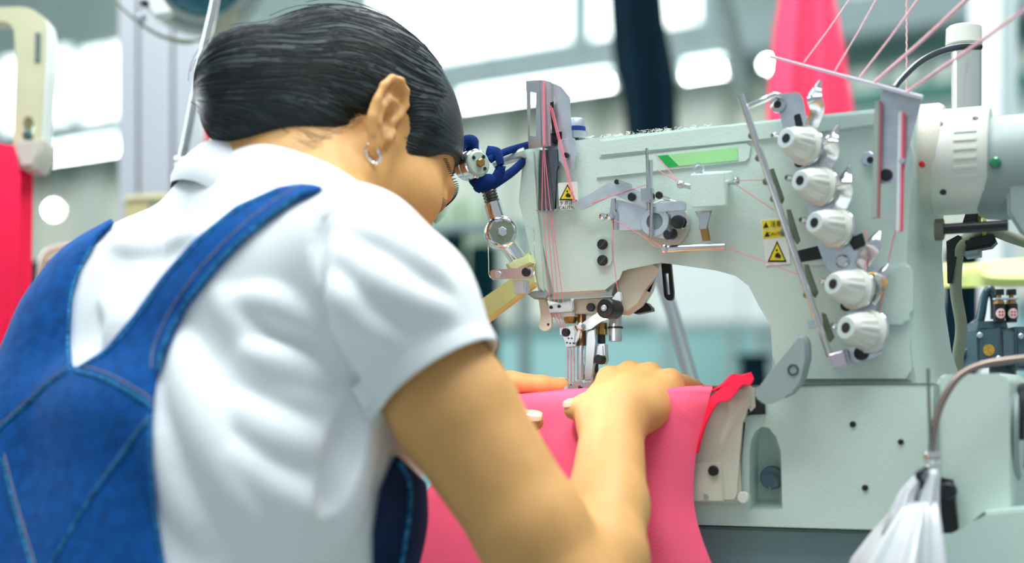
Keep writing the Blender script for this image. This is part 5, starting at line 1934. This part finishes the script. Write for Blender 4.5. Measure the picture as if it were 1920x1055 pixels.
TUBE = mat('fluorescent_tube', srgb(245, 255, 252), rough=.3, emit=((.93, 1, .99, 1), 14))
FIX = mat('lamp_housing', srgb(190, 204, 204), rough=.5)
for (xa, ya), (xb, yb), off, lb in (((50, 304), (240, 269), 3.2, 'lit fluorescent tube lamp at the far left beside the aluminium column'),
                                    ((862, 192), (1160, 158), 3.0, 'long lit fluorescent tube lamp between the head and the black garment'),
                                    ((1280, 141), (1370, 131), 3.0, 'short lit fluorescent tube lamp right of the black garment')):
    a, c = W(xa, ya, off), W(xb, yb, off)
    c.z = a.z = (a.z + c.z) / 2
    lp = thing('tube_lamp', lb, 'lamp')
    bm = bmesh.new()
    n_ = 12
    tube(bm, [a.lerp(c, i / n_) for i in range(n_ + 1)], .017, 12)
    obj('tube', bm, TUBE, lp)
    bm = bmesh.new()
    box(bm, (a + c) / 2 + MZ * .055, (c - a) * .5, WN * .04, MZ * .016, .004)
    obj('housing', bm, FIX, lp)
    for q in (a, c):
        bm = bmesh.new()
        box(bm, q + MZ * .015, (c - a).normalized() * .012, WN * .03, MZ * .035, .003)
        obj('socket', bm, FIX, lp)
    for t in (.2, .8):
        bm = bmesh.new()
        q = a.lerp(c, t) + MZ * .06
        tube(bm, [q, q + MZ * 1.6], .004, 6)
        obj('hanger_wire', bm, GRB, lp)
BULB = mat('bulb', (1, 1, 1, 1), rough=.3, emit=((.95, 1, 1, 1), 60))
for px, py, Y, lb in ((100, 393, 5.0, 'small round bright lamp beyond the red cloth on the hanger'), (412, 250, 4.4, 'small round bright lamp beside the hair roll'),
                      (1441, 120, 5.0, 'small round bright lamp at the tip of the thread plate'), (1889, 84, 5.0, 'small round bright lamp beside the white upright post'),
                      ):
    lp = thing('spot_lamp', lb, 'lamp')
    c_ = P(px, py, Y)
    turned('bulb', c_, (0, -1, 0), [(-.012, .006), (-.008, .013), (0, .017), (.008, .013), (.012, .005)], BULB, lp, 16)
    turned('shade', c_ + Vector((0, .008, 0)), (0, 1, 0), [(0, .024), (.02, .02), (.05, .008)], FIX, lp, 16)
    bm = bmesh.new()
    tube(bm, [c_ + Vector((0, .05, 0)), c_ + Vector((0, .05, 1.2))], .004, 6)
    obj('cord', bm, GRB, lp)

# ---- hanging garments


def garment(name, label, group, Y, cols, m, folds=3, amp=.03, th=.02, cat='garment'):
    """cloth hanging in folds: cols = (px_left, px_right, py) from the top down"""
    bm = bmesh.new()
    n = 28
    rows = []
    for j, (x0, x1, y) in enumerate(cols):
        f_, b_ = [], []
        for i in range(n + 1):
            t = i / n
            q = P(x0 + (x1 - x0) * t, y, Y)
            dd = amp * math.sin(t * folds * 6.283 + j * .35) * (.4 + .6 * j / len(cols))
            edge = math.sin(math.pi * t) ** .5
            f_.append(q + Vector((0, dd - th * edge, 0)))
            b_.append(q + Vector((0, dd * .5 + th * edge + .003, 0)))
        rows.append([bm.verts.new(p) for p in f_ + b_[::-1]])
    for a, c in zip(rows, rows[1:]):
        for i in range(len(a)):
            bm.faces.new((a[i], a[(i + 1) % len(a)], c[(i + 1) % len(a)], c[i]))
    bm.faces.new(rows[0])
    bm.faces.new(rows[-1][::-1])
    o = obj(name, bm, m, sharp=70)
    return tag(o, label, cat, group)


BLK = mat('black_cloth', srgb(6, 30, 42), rough=.9, spec=.1, noise=(6, .3))
garment('black_garment', 'long black garment hanging above the sewing machine arm', None, 2.6,
        [(1140, 1238, -60), (1142, 1243, -10), (1145, 1248, 40), (1149, 1258, 90), (1155, 1266, 130), (1168, 1270, 170), (1174, 1272, 230), (1176, 1276, 330), (1176, 1280, 470)], BLK, 2, .02, .03)
PK2 = mat('hanging_pink', srgb(255, 84, 122), rough=.85, spec=.15, noise=(12, .06))
garment('pink_garment', 'pink garment hanging behind the tension dials', None, 2.1,
        [(1468, 1556, -60), (1463, 1562, -10), (1455, 1570, 40), (1450, 1578, 90), (1446, 1584, 140), (1443, 1594, 200), (1441, 1604, 290)], PK2, 2.5, .022, .02)
RD2 = mat('hanging_red', srgb(240, 30, 62), rough=.85, spec=.15, noise=(12, .08))
garment('red_garment', 'red garment hanging behind the hair roll and the polo collar', None, 2.3,
        [(366, 440, 120), (366, 445, 200), (366, 448, 260), (370, 450, 330), (375, 455, 420)], RD2, 2, .02, .02)
for i, (x0, x1, y0) in enumerate(((770, 822, 455), (828, 872, 440), (878, 935, 462))):
    garment('black_trousers', 'black folded trousers on the rack behind the white sleeve, %s' % ('partly hidden by the face', 'the middle one', 'next to the yellow chute')[i], 'black trousers on the rack', 3.38 + .03 * i,
            [(x0, x1, y0), (x0 - 1, x1 + 1, y0 + 40), (x0 - 1, x1 + 1, y0 + 110), (x0, x1, y0 + 180), (x0, x1, y0 + 330)], mat('dark_green_cloth', srgb(10, 52, 58), rough=.9, spec=.1, noise=(8, .3)), 2, .03, .04, 'trousers')
rk = thing('garment_rack', 'steel garment rack holding the black folded trousers', 'rack')
bm = bmesh.new()
tube(bm, [P(700, 436, 3.5), P(990, 424, 3.5)], .015, 12)
obj('rail', bm, GRB, rk)
for px in (705, 985):
    bm = bmesh.new()
    a = P(px, 436 if px < 800 else 424, 3.5)
    tube(bm, [a, Vector((a.x, a.y, .0))], .015, 10)
    obj('upright', bm, GRB, rk)
PGR = mat('pale_green_cloth', srgb(206, 226, 200), rough=.9, noise=(14, .15))
for i, (x0, x1) in enumerate(((778, 832), (836, 888), (892, 930))):
    garment('pale_garment', 'pale green garment hanging above the black trousers rack, %s' % ('nearest the face', 'middle one', 'by the chrome clamp arm')[i], 'pale garments over the rack', 3.9,
            [(x0 + 8, x1 - 8, 372), (x0, x1, 392), (x0 + 2, x1, 430), (x0 + 4, x1 - 2, 500)], PGR, 2, .03, .02)
st = thing('black_reel', 'small dark reel on a table seen through the machine arch', 'reel')
c_ = P(1414, 700, 3.2)
turned('flange', c_ - MZ * .06, MZ, [(0, .05), (.012, .05)], BLK, st, 24)
turned('core', c_ - MZ * .05, MZ, [(0, .035), (.08, .03)], BLK, st, 20)
turned('flange', c_ + MZ * .03, MZ, [(0, .042), (.012, .04)], BLK, st, 24)
tb = thing('far_table', 'pale teal work table far behind the machine arch', 'table')
zt = (c_ - MZ * .062).z
bm = bmesh.new()
box(bm, Vector((c_.x + .2, 3.15, zt - .02)), (.42, 0, 0), (0, .3, 0), (0, 0, .02), .004)
obj('tabletop', bm, mat('teal_table', srgb(176, 214, 214), rough=.5), tb)
for dx in (.82, -.20):
    for dy in (2.9, 3.4):
        bm = bmesh.new()
        box(bm, Vector((c_.x - .2 + dx, dy, (zt - .04) / 2)), (.02, 0, 0), (0, .02, 0), (0, 0, (zt - .04) / 2), .003)
        obj('leg', bm, GRB, tb)

# ---- aluminium column, round lamp, rod, hanger on the left
ALU = mat('aluminium', srgb(214, 218, 228), rough=.35, metal=.55, noise=(3, .04))
co = thing('aluminium_column', 'pale grooved aluminium column rising behind the hair roll', 'column')
Yc = 2.1
xs = ((233, 266), (272, 330), (336, 378))
for x0, x1 in xs:
    bm = bmesh.new()
    a, c = P((x0 + x1) / 2, 0, Yc), PX((x1 - x0) / 2, Yc)
    box(bm, Vector((a.x, Yc, 1.3)), (c, 0, 0), (0, .03, 0), (0, 0, 1.3), .004)
    obj('flute', bm, ALU, co)
bm = bmesh.new()
a = P(305, 0, Yc)
box(bm, Vector((a.x, Yc + .02, 1.3)), (PX(66, Yc), 0, 0), (0, .02, 0), (0, 0, 1.3), 0)
obj('groove', bm, mat('groove_teal', srgb(120, 152, 160), rough=.5, metal=.3), co)
cp = thing('white_upright', 'tall white upright post standing behind the motor', 'post')
bm = bmesh.new()
a = P(1846, 0, 2.2)
box(bm, Vector((a.x, 2.2, 1.2)), (PX(20, 2.2), 0, 0), (0, .03, 0), (0, 0, 1.2), .006)
obj('front_rail', bm, mat('white_post', srgb(240, 244, 246), rough=.4), cp)
bm = bmesh.new()
a = P(1882, 0, 2.25)
box(bm, Vector((a.x, 2.25, 1.2)), (PX(16, 2.25), 0, 0), (0, .02, 0), (0, 0, 1.2), .006)
obj('side_rail', bm, mat('post_grey', srgb(206, 222, 224), rough=.4), cp)
dk = thing('dark_curtain', 'dark teal cloth hanging behind the air valve and the yellow tray', 'curtain')
g_ = garment('cloth_fall', '', None, 1.9, [(1772, 1834, 470), (1772, 1834, 560), (1770, 1836, 660), (1768, 1838, 800)], BLK, 2, .015, .01)
for q in ('label', 'category'):
    del g_[q]
g_.parent = dk
bm = bmesh.new()
tube(bm, [P(1340, -40, 2.9), P(1366, 40, 2.9), P(1400, 200, 2.9)], .018, 10)
tag(obj('slanting_strut', bm, mat('strut_grey', srgb(112, 128, 124), rough=.5)), 'dull grey slanting strut between the short tube lamp and the pink garment', 'strut')

lamp = thing('round_lamp', 'round grey lamp housing with a steel strap at the top edge over the hair roll', 'lamp')
Yl = 1.7
lc = P(374, -44, Yl)
la_ = Vector((.10, -.75, -.62)).normalized()
turned('housing', lc - la_ * .02, la_, [(-.05, .03), (-.03, .058), (-.005, .074), (.012, .080), (.016, .078), (.016, .070), (.008, .066), (.008, .05), (-.004, .046), (-.004, .02)], mat('lamp_enamel', srgb(176, 194, 192), rough=.3, metal=.3), lamp, 48)
turned('lens_ring', lc, la_, [(-.010, .040), (-.010, .052), (-.004, .052), (-.002, .046), (-.004, .040)], mat('lens_teal', srgb(60, 110, 124), rough=.2, metal=.4), lamp, 40)
bm = bmesh.new()
tube(bm, smooth_path([P(205, -12, Yl - .1), P(240, 26, Yl - .1), P(290, 62, Yl - .1), P(335, 77, Yl - .1), P(372, 76, Yl - .09), P(410, 60, Yl - .05), P(440, 20, Yl)], 6), 1, 8, flat=(.0016, .010, (0, 0, 1)))
obj('strap', bm, mat('strap_steel', srgb(150, 150, 132), rough=.4, metal=.8), lamp)
bm = bmesh.new()
slab(bm, [P(x, y, Yl - .13) for x, y in ((250, -10), (296, -12), (320, 20), (312, 27), (288, 30))], Vector((0, .02, 0)), .002)
bk = obj('bracket', bm, mat('bracket_white', srgb(226, 232, 232), rough=.4), lamp)
turned('bracket_screw', P(272, 6, Yl - .132), (0, -1, 0), [(-.001, .0045), (.001, .0045), (.002, .003)], BLACK, bk, 14)
turned('strap_rivet', P(265, 33, Yl - .112), (0, -1, 0), [(-.004, .005), (.001, .005), (.002, .003)], BRUSH, bk, 14)

rd = thing('bent_rod', 'bent chrome rod coming down behind the hair roll with a white tie', 'rod')
Yr = 1.42
bm = bmesh.new()
tube(bm, smooth_path([P(412, -40, Yr), P(400, 20, Yr), P(384, 90, Yr), P(366, 180, Yr), P(350, 262, Yr), P(342, 300, Yr), P(340, 350, Yr), P(338, 420, Yr)], 5), PX(8, Yr), 16)
obj('rod', bm, CHROME, rd)
WT = mat('white_tie', srgb(238, 242, 242), rough=.5)
bm = bmesh.new()
for q in (0, 1):
    ring = [P(341, 298 + 9 * q, Yr) + Vector((math.cos(a) * PX(11, Yr), math.sin(a) * PX(11, Yr), math.sin(a + q) * .002)) for a in np.linspace(0, 6.283, 15)]
    tube(bm, ring, PX(5, Yr), 8, cap=False)
o_ = obj('tie', bm, WT, rd, kind='stuff')
bm = bmesh.new()
tube(bm, smooth_path([P(334, 308, Yr - .01), P(330, 320, Yr - .01), P(336, 334, Yr - .01), P(333, 345, Yr - .01)], 5), PX(4, Yr), 8)
obj('tie_end', bm, WT, rd)

hg = thing('clamp_hanger', 'cream plastic conveyor hanger bar holding the red cloth', 'hanger')
Yh = 1.52
CR = mat('hanger_cream', srgb(214, 212, 178), rough=.4, noise=(20, .06))
bm = bmesh.new()
out_ = round_poly([(-40, 14), (58, 12, 30), (90, 40, 22), (88, 150), (86, 160), (80, 250), (78, 282), (62, 312, 8), (36, 312, 8), (24, 282), (26, 240), (30, 120), (26, 52, 12), (12, 40, 10), (-40, 38)], 4)
holed(bm, [P(x, y, Yh) for x, y in out_], [[P(x, y, Yh) for x, y in circ(53, 236, 11, 14, 19)]], Vector((0, .03, 0)))
hb = obj('bar', bm, CR, hg, sharp=40)
vslab('bar_lit_edge', [(86, 40), (91, 60), (90, 140), (86, 170), (80, 262), (77, 262), (83, 160), (86, 100)], Yh - .002, .03, mat('lit_edge_white', srgb(234, 240, 236), rough=.3), hg, .001)  # lit right side of the bar, put into the colour as white
vslab('slot', [(66, 60), (76, 62), (75, 116), (65, 116)], Yh - .0015, .004, mat('slot_grey', srgb(110, 124, 124), rough=.5), hg, .0006)
vslab('jaw', [(26, 262), (78, 262), (78, 284), (62, 314), (36, 314), (24, 284)], Yh - .012, .05, mat('jaw_pinkish', srgb(206, 200, 190), rough=.4), hg, .003)
turned('pin', P(52, 254, Yh - .004), (0, -1, 0), [(-.002, .005), (.002, .005), (.003, .003)], mat('pin_teal', srgb(60, 96, 96), rough=.4), hg, 14)
RDC = mat('red_cloth', srgb(250, 34, 78), rough=.8, spec=.2, noise=(14, .08))
rc_ = thing('red_cloth', 'bright red cloth hanging from the cream hanger at the edge', 'cloth')
for cols, nm in (([(-60, 24, 272), (-60, 36, 330), (-60, 34, 450), (-60, 26, 560), (-60, 12, 700), (-60, 0, 900)], 'front_fold'), ([(28, 58, 300), (26, 57, 400), (24, 55, 520), (18, 52, 600), (0, 40, 720), (-20, 30, 900)], 'back_fold')):
    g_ = garment(nm, '', None, Yh + (-.02 if nm == 'front_fold' else .03), cols, RDC, 1.3, .012, .012)
    for q in ('label', 'category'):
        del g_[q]
    g_.parent = rc_

bx = thing('control_box', 'beige control box standing below the aluminium column', 'box')
Yb = 1.8
vslab('case', [(234, 372), (262, 366), (308, 366), (308, 470), (234, 470)], Yb, .08, mat('box_beige', srgb(206, 196, 146), rough=.5), bx, .003)
vslab('lid', [(232, 366), (310, 360), (310, 374), (232, 378)], Yb - .004, .09, mat('box_lid', srgb(226, 224, 186), rough=.5), bx, .003)
vslab('display', [(279, 382), (304, 380), (304, 396), (279, 398)], Yb - .003, .004, mat('display_teal', srgb(100, 140, 146), rough=.3), bx, .001)
bm = bmesh.new()
a = P(271, 470, Yb)
tube(bm, [a + Vector((0, .04, 0)), Vector((a.x, a.y + .04, 0))], .02, 12)
obj('pedestal', bm, GRB, bx)

chf = thing('chair', 'chair with a pinkish beige metal back frame behind the denim shoulder', 'chair')
Yk = 1.62
CHM = mat('chair_metal', srgb(206, 172, 150), rough=.35, metal=.3)
bm = bmesh.new()
tube(bm, smooth_path([P(76, 640, Yk), P(76, 540, Yk), P(80, 490, Yk), P(96, 470, Yk), P(140, 460, Yk), P(190, 448, Yk), P(260, 440, Yk), P(278, 460, Yk), P(280, 640, Yk)], 6), PX(7, Yk), 12)
obj('back_frame', bm, mat('chair_edge', srgb(224, 214, 196), rough=.3, metal=.4), chf)
vslab('back_panel', [(88, 492), (184, 476), (270, 466), (270, 620), (88, 620)], Yk, .01, CHM, chf, .004, r=8)
vslab('back_rail', [(84, 486), (184, 470), (184, 478), (84, 494)], Yk - .006, .02, MATS['chair_edge'], chf, .002)
bm = bmesh.new()
box(bm, P(178, 0, Yk) * 1 + Vector((0, -.2, .44 - P(178, 0, Yk).z)), (.13, 0, 0), (0, .17, 0), (0, 0, .02), .008)
obj('seat', bm, CHM, chf)
for x in (76, 280):
    for dy in (0, -.36):
        bm = bmesh.new()
        a = P(x, 640, Yk)
        tube(bm, [Vector((a.x, Yk + dy, a.z if dy == 0 else .43)), Vector((a.x, Yk + dy, 0))], PX(7, Yk), 10)
        obj('leg', bm, MATS['chair_edge'], chf)
dkb = garment('dark_bundle', 'dark cloth hanging beside the red cloth and the chair back', None, 2.0, [(58, 84, 492), (56, 90, 530), (54, 90, 600), (50, 92, 800)], BLK, 1, .01, .02)

# overhead rails the garments hang from
for px0, px1, py, Y, lb in ((1060, 1330, -62, 2.6, 'steel rail over the black garment'), (1400, 1660, -62, 2.1, 'steel rail over the pink garment'), (330, 480, 118, 2.3, 'short steel rail over the red garment behind the hair roll')):
    r_ = thing('hanging_rail', lb, 'rail')
    bm = bmesh.new()
    a, c = P(px0, py, Y), P(px1, py, Y)
    tube(bm, [a + MZ * .012, c + MZ * .012], .012, 12)
    obj('bar', bm, GRB, r_)
    for q in (a, c):
        bm = bmesh.new()
        tube(bm, [q + MZ * .02, q + MZ * (2.6 - q.z)], .004, 8)
        obj('hanger_wire', bm, GRB, r_)
